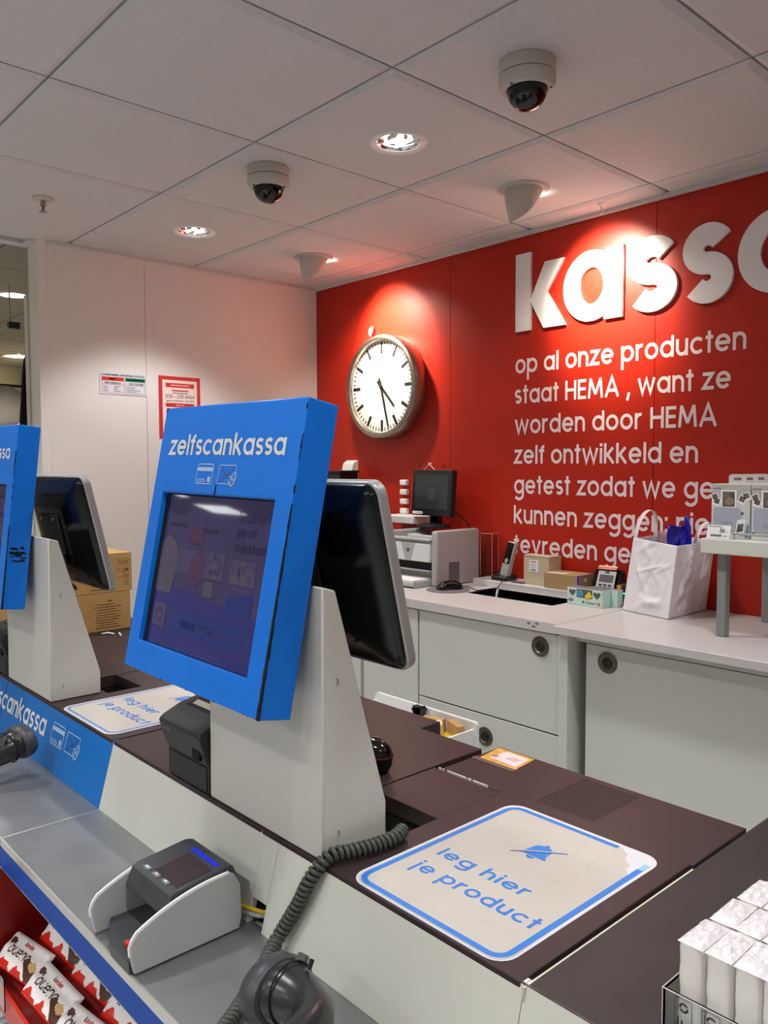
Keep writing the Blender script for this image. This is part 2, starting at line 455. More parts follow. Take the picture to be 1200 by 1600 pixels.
# far ceiling past the end of the white wall
mb = MB()
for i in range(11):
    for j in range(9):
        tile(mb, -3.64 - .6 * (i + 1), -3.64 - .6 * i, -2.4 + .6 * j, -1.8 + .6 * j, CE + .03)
M_CEIL2 = mat('ceiling_tile_far_dim', (150, 142, 132), 0.9, noise=(60, .03))  # dimness of the unlit far ceiling put into a darker tile colour
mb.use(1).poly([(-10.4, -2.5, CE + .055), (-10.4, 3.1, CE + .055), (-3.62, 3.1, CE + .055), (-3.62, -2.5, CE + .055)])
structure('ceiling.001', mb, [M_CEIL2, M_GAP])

# red wall: panels with hairline seams
mb = MB()
for x0 in (-3.529, -2.522, -1.515, -0.508, 0.499, 1.506):
    mb.box(x0 + .0012, x0 + 1.007 - .0012, YW, YW + .018, 0, CE + .02)
mb.use(1).box(-3.53, 2.5, YW + .019, YW + .1, 0, CE + .05)
structure('wall_back', mb, [M_RED, M_GAP])
# white wall
mb = MB()
for y0, y1 in ((1.262, 1.702), (1.702, 2.693)):
    mb.box(XW - .02, XW, y0 + .001, y1 - .001, 0, CE + .02)
mb.use(1).box(XW - .09, XW - .021, 1.262, 2.79, 0, CE + .05)
structure('wall_left', mb, [M_WHITEWALL, M_GAP])
mb = MB()
mb.box(XW - .09, XW + .004, 1.222, 1.262, 0, CE + .01)
structure('trim_4', mb, M_WHITEWALL, bevel=.002)
mb = MB(); mb.box(-3.64, -3.602, 1.230, 1.262, 0, CE - .013)
structure('trim_5', mb, M_TRIM, bevel=.003)
mb = MB(); mb.box(-3.71, -3.67, 1.232, 1.262, 0, 2.17)
structure('trim_6', mb, M_TRIM, bevel=.003)
mb = MB(); mb.box(-10.3, 2.4, -4.2, YW, -.05, 0)
structure('floor', mb, M_FLOOR)
M_FARWALL = mat('far_wall_paint', (204, 196, 168), 0.6)
mb = MB(); mb.box(-8.42, -8.3, -2.5, 3.4, 0, CE + .04)
structure('wall_far', mb, M_FARWALL)
mb = MB(); mb.box(-8.42, -3.6, 2.72, 2.84, 0, CE + .04)
structure('wall_side', mb, M_FARWALL)
M_FRONTWALL = mat('shop_wall', (206, 200, 190), 0.7)
mb = MB(); mb.box(-10.3, 2.4, -4.3, -4.2, 0, CE + .04)
structure('wall_front', mb, M_FRONTWALL)
mb = MB(); mb.box(2.2, 2.3, -4.2, YW, 0, CE + .04)
structure('wall_right', mb, M_FRONTWALL)
mb = MB(); mb.box(-3.62, 2.2, -4.2, -3.44, CE, CE + .02); mb.box(-10.3, -3.62, -4.2, -2.4, CE + .03, CE + .05)
structure('ceiling.002', mb, M_CEIL)

# ================================================================== CEILING FIXTURES
def add_light(name, kind, parent, loc, energy, color, rot=None, **kw):
    d = bpy.data.lights.new(name, kind); d.energy = energy; d.color = color
    for k, v in kw.items(): setattr(d, k, v)
    o = bpy.data.objects.new(name, d); COL.objects.link(o); o.parent = parent; o.location = loc
    if rot: o.rotation_euler = rot
    return o
def make_downlight(x, y, label):
    t = thing('downlight', label, 'ceiling light', (x, y, CE), group='recessed downlights', world=False)
    mb = MB(); mb.lathe([(.0665, .004), (.067, -.001), (.079, -.006), (.085, -.003), (.086, .0005)], seg=48); mb.build('trim_ring', M_WHITE, t, smooth=50)
    mb = MB(); mb.lathe([(.0665, .002), (.063, .005), (.060, .0145), (.001, .0148)], seg=48)
    mb.build('reflector', M_REFLECTOR, t, smooth=50)
    mb = MB()
    for s in (-1, 1): mb.cyl((-.035, s * .018, .006), (.035, s * .018, .006), .0075, seg=12)
    mb.build('lamp_tube', M_BULB, t, smooth=50)
    mb = MB(); mb.lathe([(.034, .0135), (.032, .004), (.030, .002), (.028, .004), (.027, .0135)], seg=36)
    mb.build('inner_ring', M_CHROME, t, smooth=50)
    add_light('downlight_light', 'SPOT', t, (0, 0, -.012), DOWN_W, (.97, .985, 1.0), spot_size=radians(112), spot_blend=SPOT_BLEND, shadow_soft_size=.055)
    return t
d0 = make_downlight(HOLES[0][0], HOLES[0][1], 'round recessed downlight between the two dome cameras, nearer to the red wall')
dup(d0, (HOLES[1][0], HOLES[1][1], CE), 'round recessed downlight above the white wall, left of the smaller dome camera')
for k, (x, y) in enumerate(HOLES[2:]):
    dup(d0, (x, y, CE), 'added unseen recessed downlight outside the picture, above the customer side')  # unseen downlights added to light the kiosk fronts, column sides and cabinets

def make_panel(x, y, lx, ly, label, watts):
    t = thing('ceiling_panel_light', label, 'ceiling light', (x, y, CE + .0), group='flat ceiling panels', world=False)
    mb = MB(); mb.T = None
    for a in ((-lx / 2 - .02, lx / 2 + .02, -ly / 2 - .02, -ly / 2), (-lx / 2 - .02, lx / 2 + .02, ly / 2, ly / 2 + .02), (-lx / 2 - .02, -lx / 2, -ly / 2, ly / 2), (lx / 2, lx / 2 + .02, -ly / 2, ly / 2)):
        mb.box(a[0], a[1], a[2], a[3], -.012, -.0005)
    mb.build('frame', M_WHITE, t)
    mb = MB(); mb.box(-lx / 2 + .001, lx / 2 - .001, -ly / 2 + .001, ly / 2 - .001, -.008, -.001); mb.build('diffuser', M_LED, t)
    return t
for x, y, lx, ly in ((-1.2, -1.9, 1.2, .3), (-3.0, -1.9, 1.2, .3), (.6, -2.1, 1.2, .3), (-2.0, -3.0, 1.2, .3)):
    make_panel(x, y, lx, ly, 'added unseen bright ceiling panel over the shop floor, outside the picture', 0)  # unseen panels added to light the counter and kiosk fronts
for x, y, lx, ly, lb in ((-6.95, -2.93, .62, .26, 'long white ceiling lamp seen as a bright streak in the kiosk screen'), (-7.06, -2.52, .16, .12, 'small far ceiling lamp seen as a short double glint in the kiosk screen'), (-5.2, -1.0, .6, .3, 'rectangular ceiling lamp over the far aisle, outside the picture')):
    p = make_panel(x, y, lx, ly, lb, 0); p.location.z = CE + .03
for x, y, rr, lb in ((-4.86, 1.56, .085, 'small glowing round lamp in the far ceiling, upper one past the white wall end'), (-7.5, 2.43, .13, 'larger glowing round lamp in the far ceiling beside the dark cloth')):
    t = thing('far_downlight', lb, 'ceiling light', (x, y, CE + .03), world=False)
    mb = MB(); mb.lathe([(rr, .0), (rr, -.006), (rr * .85, -.006)], seg=32); mb.build('trim_ring', M_WHITE, t)
    mb = MB(); mb.lathe([(rr * .86, -.004), (.001, -.0045)], seg=32); mb.build('diffuser', M_BULB, t)
    add_light('far_light', 'SPOT', t, (0, 0, -.02), 110, (1, .95, .86), spot_size=radians(150), spot_blend=.6, shadow_soft_size=.08)

def make_gimbal(x, y, aim, label, wash=1.0):
    t = thing('wall_washer_spotlight', label, 'spotlight', (x, y, CE), group='swivel spotlights', world=False)
    mb = MB(); mb.lathe([(.060, -.001), (.062, -.006), (.086, -.007), (.089, -.001)], seg=44); mb.build('mounting_ring', M_BOXWHITE, t, smooth=50)
    # scoop: a tube cut obliquely, its mouth towards the wall
    a = math.atan2(aim[1] - y, aim[0] - x)
    Rz = Matrix.Rotation(a, 4, 'Z')
    seg = 44; vs = []; fs = []; rows = 7
    def L(k): # length at angle k measured from the mouth direction
        return .022 + .092 * (1 - cos(k)) / 2
    for r_, off in ((.066, 0), (.062, .0)):
        for j in range(rows + 1):
            f = j / rows
            for k in range(seg):
                th = 2 * pi * k / seg
                ln = L(th)
                sh = r_ * (1 - .26 * f ** 1.6)
                back = 0
                vs.append(Rz @ Vector((sh * cos(th) + back, sh * sin(th), -.004 - ln * f)))
    n1 = (rows + 1) * seg
    for j in range(rows):
        for k in range(seg):
            l = (k + 1) % seg
            fs.append((j * seg + k, (j + 1) * seg + k, (j + 1) * seg + l, j * seg + l))
            fs.append((n1 + j * seg + l, n1 + (j + 1) * seg + l, n1 + (j + 1) * seg + k, n1 + j * seg + k))
    for k in range(seg):
        l = (k + 1) % seg
        fs.append((rows * seg + k, n1 + rows * seg + k, n1 + rows * seg + l, rows * seg + l))
    mb = MB(); mb.add(vs, fs); mb.build('scoop', M_BOXWHITE, t, smooth=60)
    mb = MB(); mb.cyl(Rz @ Vector((.0, 0, -.008)), Rz @ Vector((.030, 0, -.020)), .025, .028, seg=28)
    mb.build('lamp', M_BULB, t, smooth=50)
    p = Rz @ Vector((.085, 0, -.05))
    d = Vector((aim[0], aim[1], aim[2])) - (Vector((x, y, CE)) + p)
    add_light('spot_light', 'SPOT', t, p, WALL_W, (1, .90, .72), rot=d.to_track_quat('-Z', 'Y').to_euler(), spot_size=radians(72), spot_blend=1.0, shadow_soft_size=.035)
    dw = Vector((aim[0], aim[1], aim[2] - .42)) - (Vector((x, y, CE)) + p)
    add_light('wash_light', 'SPOT', t, p, WASH_W * wash, (1, .90, .74), rot=dw.to_track_quat('-Z', 'Y').to_euler(), spot_size=radians(118), spot_blend=1.0, shadow_soft_size=.035)
    add_light('spill_light', 'SPOT', t, Rz @ Vector((.074, 0, -.035)), .6, (1, .9, .8), rot=(pi, 0, 0), spot_size=radians(120), spot_blend=1.0, shadow_soft_size=.02)
    return t
make_gimbal(-2.985, 2.275, (-2.91, 2.69, 2.05), 'pale cone-shaped swivel spotlight in the corner, lighting the clock')
make_gimbal(-1.775, 2.262, (-1.72, 2.69, 2.08), 'pale scoop-shaped swivel spotlight above the big white letters', .36)

def make_dome(x, y, label):
    t = thing('dome_camera', label, 'security camera', (x, y, CE), group='ceiling dome cameras', world=False)
    mb = MB(); mb.lathe([(.0001, -.0005), (.066, -.0005), (.067, -.003), (.067, -.030), (.064, -.0315)], seg=48); mb.build('base', M_BOXWHITE, t, smooth=40)
    mb = MB(); mb.lathe([(.064, -.033), (.0675, -.034), (.0675, -.050), (.061, -.062), (.050, -.064), (.047, -.060)], seg=48)
    ch = mb.build('collar', M_BOXWHITE, t, smooth=40)
    mb = MB()
    for k in range(3):
        th = 2 * pi * k / 3 + .5
        mb.cyl((.056 * cos(th), .056 * sin(th), -.0615), (.056 * cos(th), .056 * sin(th), -.0655), .003, seg=10)
    mb.build('screw', M_DGREY, ch)
    mb = MB(); mb.lathe([(.0475, -.059)] + [(.0475 * cos(a), -.064 - .046 * sin(a)) for a in [pi / 2 * i / 12 for i in range(12)]] + [(.0005, -.110)], seg=40)
    mb.build('dome', M_DOME, t, smooth=60)
    return t
c0 = make_dome(-1.225, 1.573, 'larger dome camera with smoked bubble, upper right of the ceiling')
dup(c0, (-2.198, 1.497, CE), 'smaller looking dome camera with smoked bubble, left of the round lamp at the ceiling middle')

t = thing('sprinkler_head', 'small metal sprinkler head in the ceiling at far left', 'sprinkler', (-2.968, 1.062, CE), world=False)
mb = MB(); mb.lathe([(.0005, -.001), (.036, -.001), (.034, -.006), (.018, -.009), (.0005, -.009)], seg=28); mb.build('escutcheon', M_BOXWHITE, t, smooth=45)
mb = MB(); mb.lathe([(.008, -.008), (.008, -.02), (.011, -.022), (.011, -.027), (.006, -.028)], seg=16)
for s in (-1, 1): mb.tube([(s * .010, 0, -.024), (s * .013, 0, -.036), (s * .004, 0, -.046)], .0025, 6)
mb.build('frame', M_SATIN, t, smooth=45)
mb = MB(); mb.lathe([(.0005, -.046), (.014, -.047), (.014, -.049), (.0005, -.05)], seg=18); mb.build('deflector', M_SATIN, t, smooth=40)
mb = MB(); mb.cyl((0, 0, -.028), (0, 0, -.045), .003, seg=10); mb.build('glass_bulb', M_REDINK, t)

t = thing('ceiling_hook', 'small white plastic hook hanging from the ceiling edge above the letters', 'hook', (-1.683, 2.60, CE), world=False)
mb = MB(); mb.lathe([(.0005, -.0005), (.014, -.001), (.012, -.006), (.005, -.008), (.004, -.018)], seg=18); mb.build('button', M_WHITE, t, smooth=45)
mb = MB(); mb.tube([(0, 0, -.016)] + [(.007 * sin(a), 0, -.028 + .010 * cos(a)) for a in [i * .5 for i in range(9)]], .0022, 8); mb.build('loop', M_WHITE, t, smooth=60)

# ================================================================== RED WALL: letters, lettering, clock
bx = Vector((1, 0, 0)); bz = Vector((0, 0, 1))
LZ, LX = 1.974, .262        # baseline height, x-height
def big_letter(ch, x, width, label):
    mb = MB(); w = .285
    if ch == 'k':
        P = lambda pts, e=0: mb.prism([(LZ + v * LX, x + u * LX) for u, v in pts], 'y', YW - .013 - e, YW - .001)
        P([(0, 0), (.29, 0), (.29, 1.20), (0, 1.20)]); P([(.28, .44), (.56, 1.0), (.92, 1.0), (.60, .53), (.40, .36)], .0002); P([(.28, .46), (.54, 0), (.94, 0), (.585, .57), (.45, .62)], .0004)
    elif ch == 'a':
        n = 48; o = []; i = []
        cx, cz, ro, ri = .475, .5, .5, .205
        for k in range(n):
            th = 2 * pi * k / n
            o.append((cx + .475 * cos(th), cz + ro * 1.02 * sin(th))); i.append((cx + .01 + ri * cos(th), cz + .265 * sin(th)))
        V = lambda p, y: (x + p[0] * LX, y, LZ + p[1] * LX)
        vs = [V(p, YW - .013) for p in o] + [V(p, YW - .013) for p in i] + [V(p, YW - .001) for p in o] + [V(p, YW - .001) for p in i]
        fs = []
        for k in range(n):
            l = (k + 1) % n
            fs += [(k, l, n + l, n + k), (l, k, 2 * n + k, 2 * n + l), (n + k, n + l, 3 * n + l, 3 * n + k)]
        mb.add(vs, fs)
        mb.prism([(LZ - .012 * LX, x + .70 * LX), (LZ - .012 * LX, x + 1.0 * LX), (LZ + 1.0 * LX, x + 1.0 * LX), (LZ + 1.0 * LX, x + .72 * LX), (LZ + .8 * LX, x + .70 * LX)], 'y', YW - .0133, YW - .001)
    else:
        r = (1.03 - w) / 4
        sx = (width / LX - w) / (2 * r)
        pl = [(px * sx, py) for px, py in arc(0, 1.015 - w / 2 - r, r, 28, 270, 20) + arc(0, -.015 + w / 2 + r, r, 90, -145, 20)[1:]]
        mnx = min(p[0] for p in pl) - w / 2
        for q in strip([(p[0] - mnx, p[1]) for p in pl], False, w):
            A = [(x + u * LX, YW - .013, LZ + v * LX) for u, v in q]; B = [(p[0], YW - .001, p[2]) for p in A]
            mb.add(A + B, [(0, 1, 2, 3), (7, 6, 5, 4), (0, 4, 5, 1), (1, 5, 6, 2), (2, 6, 7, 3), (3, 7, 4, 0)])
    o = mb.build('letter', M_LETTER, smooth=40)
    return tag(o, label, 'letter', 'raised white letters on the red wall')
big_letter('k', -2.141, .24, 'big raised white letter k, first of the word on the red wall')
big_letter('a', -1.904, .262, 'big raised white letter a, brightly lit, between the letters k and s')
big_letter('s', -1.622, .195, 'big raised white letter s, first of the two s, right next to the letter a')
big_letter('s', -1.408, .178, 'big raised white letter s, second of the two s, in shade')
big_letter('a', -1.215, .262, 'big raised white letter at the right edge of the picture, cut off')

t = thing('wall_lettering', 'white Dutch slogan lettering stuck on the red wall under the big letters', 'lettering', (-2.15, YW, 1.05))
LN = [('op al onze producten', -2.149, .963), ('staat HEMA , want ze', -2.152, .917), ('worden door HEMA', -2.150, .870), ('zelf ontwikkeld en', -2.153, .808),
      ('getest zodat we ge', -2.152, None), ('kunnen zeggen: niet', -2.153, None), ('tevreden geld', -2.152, None)]
XE = {4: ('getest zodat we ge', .868), 5: ('kunnen zeggen', .683), 6: ('tevreden ge', .552)}
for i, (s, x, w) in enumerate(LN):
    if w is None:
        pre, pw = XE[i]; w = pw / text_width(pre, .205, .12) * text_width(s, .205, .12)
    sx_ = w / (text_width(s, .215, .14) * .054); u = 0.0
    for word in s.split(' '):
        ww = text_width(word, .215, .14) * .054 * sx_
        mb = MB(); text(mb, word, (x + u, YW - .0008, 1.803 - .1253 * i), bx, bz, .0595, w=.205, track=.14, width=ww, asc=1.29)
        mb.build('word', M_VINYL, t); u += ww + (.34 + .28) * .054 * sx_

# clock
t = thing('wall_clock', 'round station clock with steel case and black bar marks on the red wall', 'clock', (-2.922, YW, 1.803))
CT = Matrix.Translation((-2.922, YW, 1.803)) @ Matrix.Rotation(pi / 2, 4, 'X')   # local z towards the room
CRr = .252
mb = MB(); mb.lathe([(CRr - .012, .001), (CRr, .002), (CRr, .072), (CRr - .004, .076)], CT, seg=72); mb.build('case', M_SATIN, t, smooth=50)
mb = MB(); mb.lathe([(CRr - .004, .0755), (CRr - .009, .080), (CRr - .026, .078), (CRr - .030, .070), (CRr - .031, .058)], CT, seg=72); mb.build('bezel', M_SATIN, t, smooth=50)
mb = MB(); mb.lathe([(.0005, .0582), (CRr - .030, .058)], CT, seg=72); dial = mb.build('dial', M_DIAL, t, smooth=50)
mb = MB()
for k in range(60):
    a = 2 * pi * k / 60
    big = k % 5 == 0
    r0, r1, wd = (.160, .215, .0085) if big else (.197, .215, .0030)
    d = Vector((sin(a), cos(a), 0)); n = Vector((cos(a), -sin(a), 0))
    mb.poly([CT @ (d * u + n * v + Vector((0, 0, .0586))) for u, v in ((r0, wd), (r0, -wd), (r1, -wd), (r1, wd))])
mb.build('minute_marks', M_INK, dial)
def hand(ang, l, tail, w0, w1, z, nm):
    mb = MB(); d = Vector((sin(ang), cos(ang), 0)); n = Vector((cos(ang), -sin(ang), 0))
    A = [CT @ (d * u + n * v + Vector((0, 0, z))) for u, v in ((-tail, w0), (-tail, -w0), (l, -w1), (l, w1))]
    B = [CT @ (d * u + n * v + Vector((0, 0, z - .002))) for u, v in ((-tail, w0), (-tail, -w0), (l, -w1), (l, w1))]
    mb.add(A + B, [(0, 1, 2, 3), (0, 4, 5, 1), (1, 5, 6, 2), (2, 6, 7, 3), (3, 7, 4, 0)]); mb.build(nm, M_INK, t)
hand(radians(137), .128, .04, .0075, .0055, .063, 'hour_hand')
hand(radians(165.5), .198, .045, .006, .0035, .067, 'minute_hand')
mb = MB(); mb.cyl(CT @ Vector((0, 0, .059)), CT @ Vector((0, 0, .070)), .009, seg=20); mb.build('hub', M_INK, t)
mb2 = MB(); rect2d(mb2, CT @ Vector((0, -.068, .0587)), bx, bz, -.016, .016, -.003, .003); mb2.build('faint_print', mat('pale_print', (205, 200, 194), .6), dial)
# small ornament on top of the clock
t = thing('ornament', 'small glossy red and white bauble sitting on top of the clock rim', 'ornament', (-2.975, YW - .072, 2.052))
OT = Matrix.Translation((-2.975, YW - .072, 2.072)) @ Matrix.Rotation(radians(12), 4, 'Y')
mb = MB(); mb.lathe([(.0005, -.026), (.009, -.024), (.016, -.012), (.018, .0), (.016, .012), (.010, .022), (.0005, .027)], OT, seg=24); mb.build('body', mat('bauble_white', (250, 236, 226), .2), t, smooth=60)
mb = MB()
mb.grid(8, 10, lambda u, v: OT @ Vector((.0186 * sin(pi * (.06 + .88 * v)) * cos(-.7 + 1.7 * u), .0186 * sin(pi * (.06 + .88 * v)) * sin(-.7 + 1.7 * u), -.0268 * cos(pi * (.06 + .88 * v)))))
mb.build('red_side', mat('bauble_red', (205, 36, 44), .2), t, smooth=60)

# wall bits behind the printer
t = thing('wire_hook', 'small wire hanger hook on the red wall above the little monitor', 'hook', (-2.643, YW, 1.40))
mb = MB(); mb.tube([(-2.70, YW - .012, 1.392), (-2.685, YW - .014, 1.396), (-2.643, YW - .014, 1.428), (-2.60, YW - .014, 1.396), (-2.592, YW - .012, 1.380)], .0028, 6)
mb.tube([(-2.715, YW - .010, 1.396), (-2.60, YW - .012, 1.384)], .0028, 6); mb.tube([(-2.69, YW - .004, 1.388), (-2.60, YW - .01, 1.374)], .0022, 6)
mb.build('wire', mat('pinkish_wire', (222, 170, 160), .4), t, smooth=60)
mb = MB(); mb.cyl((-2.643, YW - .016, 1.428), (-2.643, YW - .0005, 1.428), .005, seg=10); mb.build('pin', M_WHITE, t)
for k, x in enumerate((-2.722, -2.562)):
    mb = MB(); mb.cyl((x, YW - .008, 1.425 - .002 * k), (x, YW - .0005, 1.425), .004, seg=10)
    tag(mb.build('wall_pin', M_REDINK), ('tiny red pin in the wall, left' if k == 0 else 'tiny red pin in the wall, right') + ' of the wire hanger hook', 'pin')
for k in range(4):
    mb = MB(); z = 1.340 - .0455 * k
    mb.box(-2.835, -2.79, YW - .024, YW - .001, z - .013, z + .013)
    tag(mb.build('label_clip', M_WHITE, bevel=.004), ('topmost', 'second', 'third', 'lowest')[k] + ' of four white blocks on the red wall left of the little monitor', 'clip', 'white blocks on the red wall')
mb = MB(); mb.box(-2.85, -2.62, YW - .14, YW - .001, 1.155, 1.188)
tag(mb.build('wall_shelf', M_WHITE, bevel=.003), 'narrow white wall shelf behind the little monitor on the red wall', 'shelf')
t = thing('wall_dispenser', 'narrow white box with rounded top on the red wall below the clock', 'dispenser', (-3.2, YW, 1.33))
mb = MB(); mb.prism([(YW - .001, 1.30), (YW - .05, 1.30), (YW - .05, 1.40), (YW - .04, 1.435), (YW - .02, 1.448), (YW - .001, 1.45)], 'x', -3.245, -3.165); mb.build('cover', M_WHITE, t, bevel=.004)
mb = MB(); mb.box(-3.36, -3.30, YW - .04, YW - .001, 1.33, 1.372)
tag(mb.build('wall_socket', M_WHITE, bevel=.004), 'small white socket on the red wall left of the white dispenser', 'socket')

# signs on the white wall
wy = Vector((0, 1, 0))
t = thing('wall_sign', 'small landscape alarm number sign with red and green boxes on the white wall', 'sign', (XW, 1.59, 1.745))
mb = MB()
mb.box(XW + .0005, XW + .003, 1.481, 1.701, 1.745, 1.842); pl = mb.build('plate', mat('sign_grey', (226, 226, 232), .45), t)
X1 = XW + .0034
def R(mb, a, b, c, d): return rect2d(mb, (X1, 1.481, 1.745), wy, bz, a, b, c, d)
mb = MB()
mb.use(0); R(mb, .008, .112, .060, .077)
mb.use(1); R(mb, .117, .214, .060, .077)
mb.use(0)
for a in ((.008, .112, .006, .0075), (.008, .0095, .006, .06), (.1105, .112, .006, .06), (.008, .112, .043, .0445)): R(mb, *a)
mb.use(1)
for a in ((.117, .214, .006, .0075), (.117, .1185, .006, .06), (.2125, .214, .006, .06), (.117, .214, .043, .0445)): R(mb, *a)
mb.use(2); text(mb, 'ALARMNUMMERS AMSTERDAM CENTRAAL', (X1, 1.487, 1.827), wy, bz, .0062, w=.28, track=.2, width=.206)
text(mb, '080 0812616', (X1, 1.503, 1.791), wy, bz, .0062, w=.28, track=.2, width=.074)
text(mb, '030 2352180', (X1, 1.616, 1.791), wy, bz, .0062, w=.28, track=.2, width=.07)
mb.use(3)
rnd = random.Random(3)
for (a, b) in ((.014, .045), (.064, .100), (.124, .19)):
    for k in range(4): R(mb, a, a + (b - a) * rnd.uniform(.5, 1), .034 - .007 * k, .0365 - .007 * k)
mb.use(4); R(mb, .042, .072, .066, .071); R(mb, .124, .206, .066, .071)
mb.build('print', [M_REDINK, M_GREENINK, M_INK, M_GREYINK, M_PAPER], pl)
t = thing('wall_poster', 'portrait service number poster with red border on the white wall', 'poster', (XW, 1.87, 1.552))
mb = MB(); mb.box(XW + .0005, XW + .003, 1.762, 1.978, 1.552, 1.846); pl = mb.build('sheet', M_REDINK, t)
def R2(mb, a, b, c, d, e=0): return rect2d(mb, (X1 + e, 1.762, 1.552), wy, bz, a, b, c, d)
mb = MB(); mb.use(0); R2(mb, .018, .198, .018, .276)
mb.use(1); R2(mb, .034, .182, .242, .262, .0004); R2(mb, .034, .182, .150, .168, .0004)
for k in range(6): R2(mb, .036, .05, .132 - .018 * k, .136 - .018 * k, .0004)
mb.use(2); text(mb, '030 - 235 4444', (X1 + .0005, 1.795, 1.552 + .192), wy, bz, .0118, w=.2, track=.18, width=.15)
text(mb, '(geen spoed 030 - 235 2180)', (X1 + .0005, 1.795, 1.552 + .176), wy, bz, .005, w=.24, track=.2, width=.15)
mb.use(3)
for k in range(12): R2(mb, .044, .044 + .13 * rnd.uniform(.6, 1), .140 - .0095 * k, .1435 - .0095 * k, .0005)
R2(mb, .07, .15, .214, .218, .0005)
mb.use(1); R2(mb, .066, .152, .224, .230, .0005)
mb.use(4); R2(mb, .06, .156, .249, .255, .0006); R2(mb, .086, .13, .156, .161, .0006)
mb.build('print', [mat('poster_pink', (246, 226, 218), .5), M_REDINK, M_INK, M_GREYINK, mat('pale_pink', (240, 170, 160), .5)], pl)

# ================================================================== BACK COUNTER
def finger_pull(parent, x, z, y):
    mb = MB(); T = Matrix.Translation((x, y, z)) @ Matrix.Rotation(pi / 2, 4, 'X')
    mb.lathe([(.0335, -.001), (.0335, .003), (.030, .0045), (.022, .004), (.020, .0015), (.0005, .0014)], T, seg=36)
    p = mb.build('finger_pull', mat('pull_steel', (112, 106, 98), .3, metal=1), parent, smooth=45)
    mb = MB(); mb.lathe([(.0175, .0019), (.0172, .0024), (.0005, .0022)], T, seg=24); mb.build('pull_recess', M_BLACK, p, smooth=60)
YF = 2.11
t = thing('cabinet', 'pale grey base cabinet with big flap door and lower drawer under the printer', 'cabinet', (-1.82, 2.4, 0))
mb = MB(); mb.box(-2.134, -1.498, YF + .02, 2.68, .08, .795); mb.box(-2.12, -1.51, YF + .06, 2.6, 0, .08); mb.build('body', M_CAB, t)
mb = MB(); mb.box(-2.131, -1.501, YF - .002, YF + .018, .558, .880); d = mb.build('flap_door', M_CAB, t, bevel=.0015); finger_pull(d, -1.573, .834, YF - .002)
mb = MB(); mb.box(-2.131, -1.501, YF - .002, YF + .018, .1, .549); d = mb.build('drawer_front', M_CAB, t, bevel=.0015); finger_pull(d, -1.805, .478, YF - .002)
mb = MB(); mb.box(-2.131, -1.501, YF - .0025, YF + .0, .549, .553); mb.build('edge_strip', M_WHITE, t)
t = thing('cabinet', 'narrow pale grey cabinet left of the flap door, half hidden by the till monitor', 'cabinet', (-2.3, 2.4, 0))
mb = MB(); mb.box(-2.457, -2.138, YF + .02, 2.68, .08, .884); mb.build('body', M_CAB, t)
mb = MB(); mb.box(-2.454, -2.141, YF - .002, YF + .018, .1, .880); mb.build('door', M_CAB, t, bevel=.0015)
t = thing('cabinet', 'pale cabinet at the far left end of the back counter, behind the kiosk column', 'cabinet', (-2.9, 2.4, 0))
mb = MB(); mb.box(-3.45, -2.472, YF + .02, 2.68, .08, .884); mb.build('body', M_CAB, t)
mb = MB(); mb.box(-3.445, -2.474, YF - .002, YF + .018, .1, .880); mb.build('door', M_CAB, t, bevel=.0015)
mb = MB(); mb.box(-1.495, -1.462, YF - .012, 2.68, 0, .893)
tag(mb.build('end_panel', M_CAB, bevel=.0015), 'upright pale end panel between the two back cabinets', 'panel')
t = thing('cabinet', 'large pale grey cabinet front with round steel pull below the table riser', 'cabinet', (-.7, 2.4, 0))
mb = MB(); mb.box(-1.458, .2, YF + .10, 2.68, 0, .893); mb.build('body', mat('cabinet_inside', (120, 120, 114), .6), t)
mb = MB(); mb.box(-1.425, .2, YF + .035, YF + .055, .06, .862); d = mb.build('sliding_door', M_CAB, t, bevel=.0015); finger_pull(d, -1.347, .815, YF + .035)
mb = MB(); mb.box(-1.458, .2, YF + .03, YF + .10, .866, .893); mb.build('top_rail', M_CAB, t, bevel=.001)

t = thing('worktop', 'long white worktop with a dark cut-out, left half of the back counter', 'countertop', (-2.4, 2.4, .886))
mb = MB()
hx0, hx1, hy0, hy1 = -2.13, -1.715, 2.365, 2.538
for a in ((-3.45, hx0, 2.095, 2.69), (hx1, -1.501, 2.095, 2.69), (hx0, hx1, 2.095, hy0), (hx0, hx1, hy1, 2.69)): mb.box(a[0], a[1], a[2], a[3], .886, ZB)
mb.build('slab', M_TOP, t)
mb = MB()
mb.box(hx0, hx1, hy0, hy1, .80, .803); mb.box(hx0 - .002, hx0, hy0, hy1, .80, ZB - .002); mb.box(hx1, hx1 + .002, hy0, hy1, .80, ZB - .002); mb.box(hx0, hx1, hy0 - .002, hy0, .80, ZB - .002); mb.box(hx0, hx1, hy1, hy1 + .002, .80, ZB - .002)
mb.build('cutout_basin', M_BLACKMAT, t)
mb = MB(); mb.prism(rrect(-2.26, -1.716, 2.548, 2.690, .012), 'z', ZB, .944); mb.build('raised_ledge', M_TOP, t, bevel=.002)
mb = MB()
for q in ((-1.62, 2.0948, .905), (-1.60, 2.0948, .897), (-1.588, 2.0948, .908)):
    mb.poly([(q[0] + dx, q[1], q[2] + dz) for dx, dz in ((0, 0), (.014, -.003), (.018, .003), (.006, .006))])
mb.build('chipped_spot', M_GREYINK, t)
mb = MB(); mb.box(-1.4985, .2, 2.072, 2.692, .893, ZB)
tag(mb.build('worktop', M_TOP, bevel=.002), 'white worktop with the carrier bag and table riser, right half of the back counter', 'countertop')

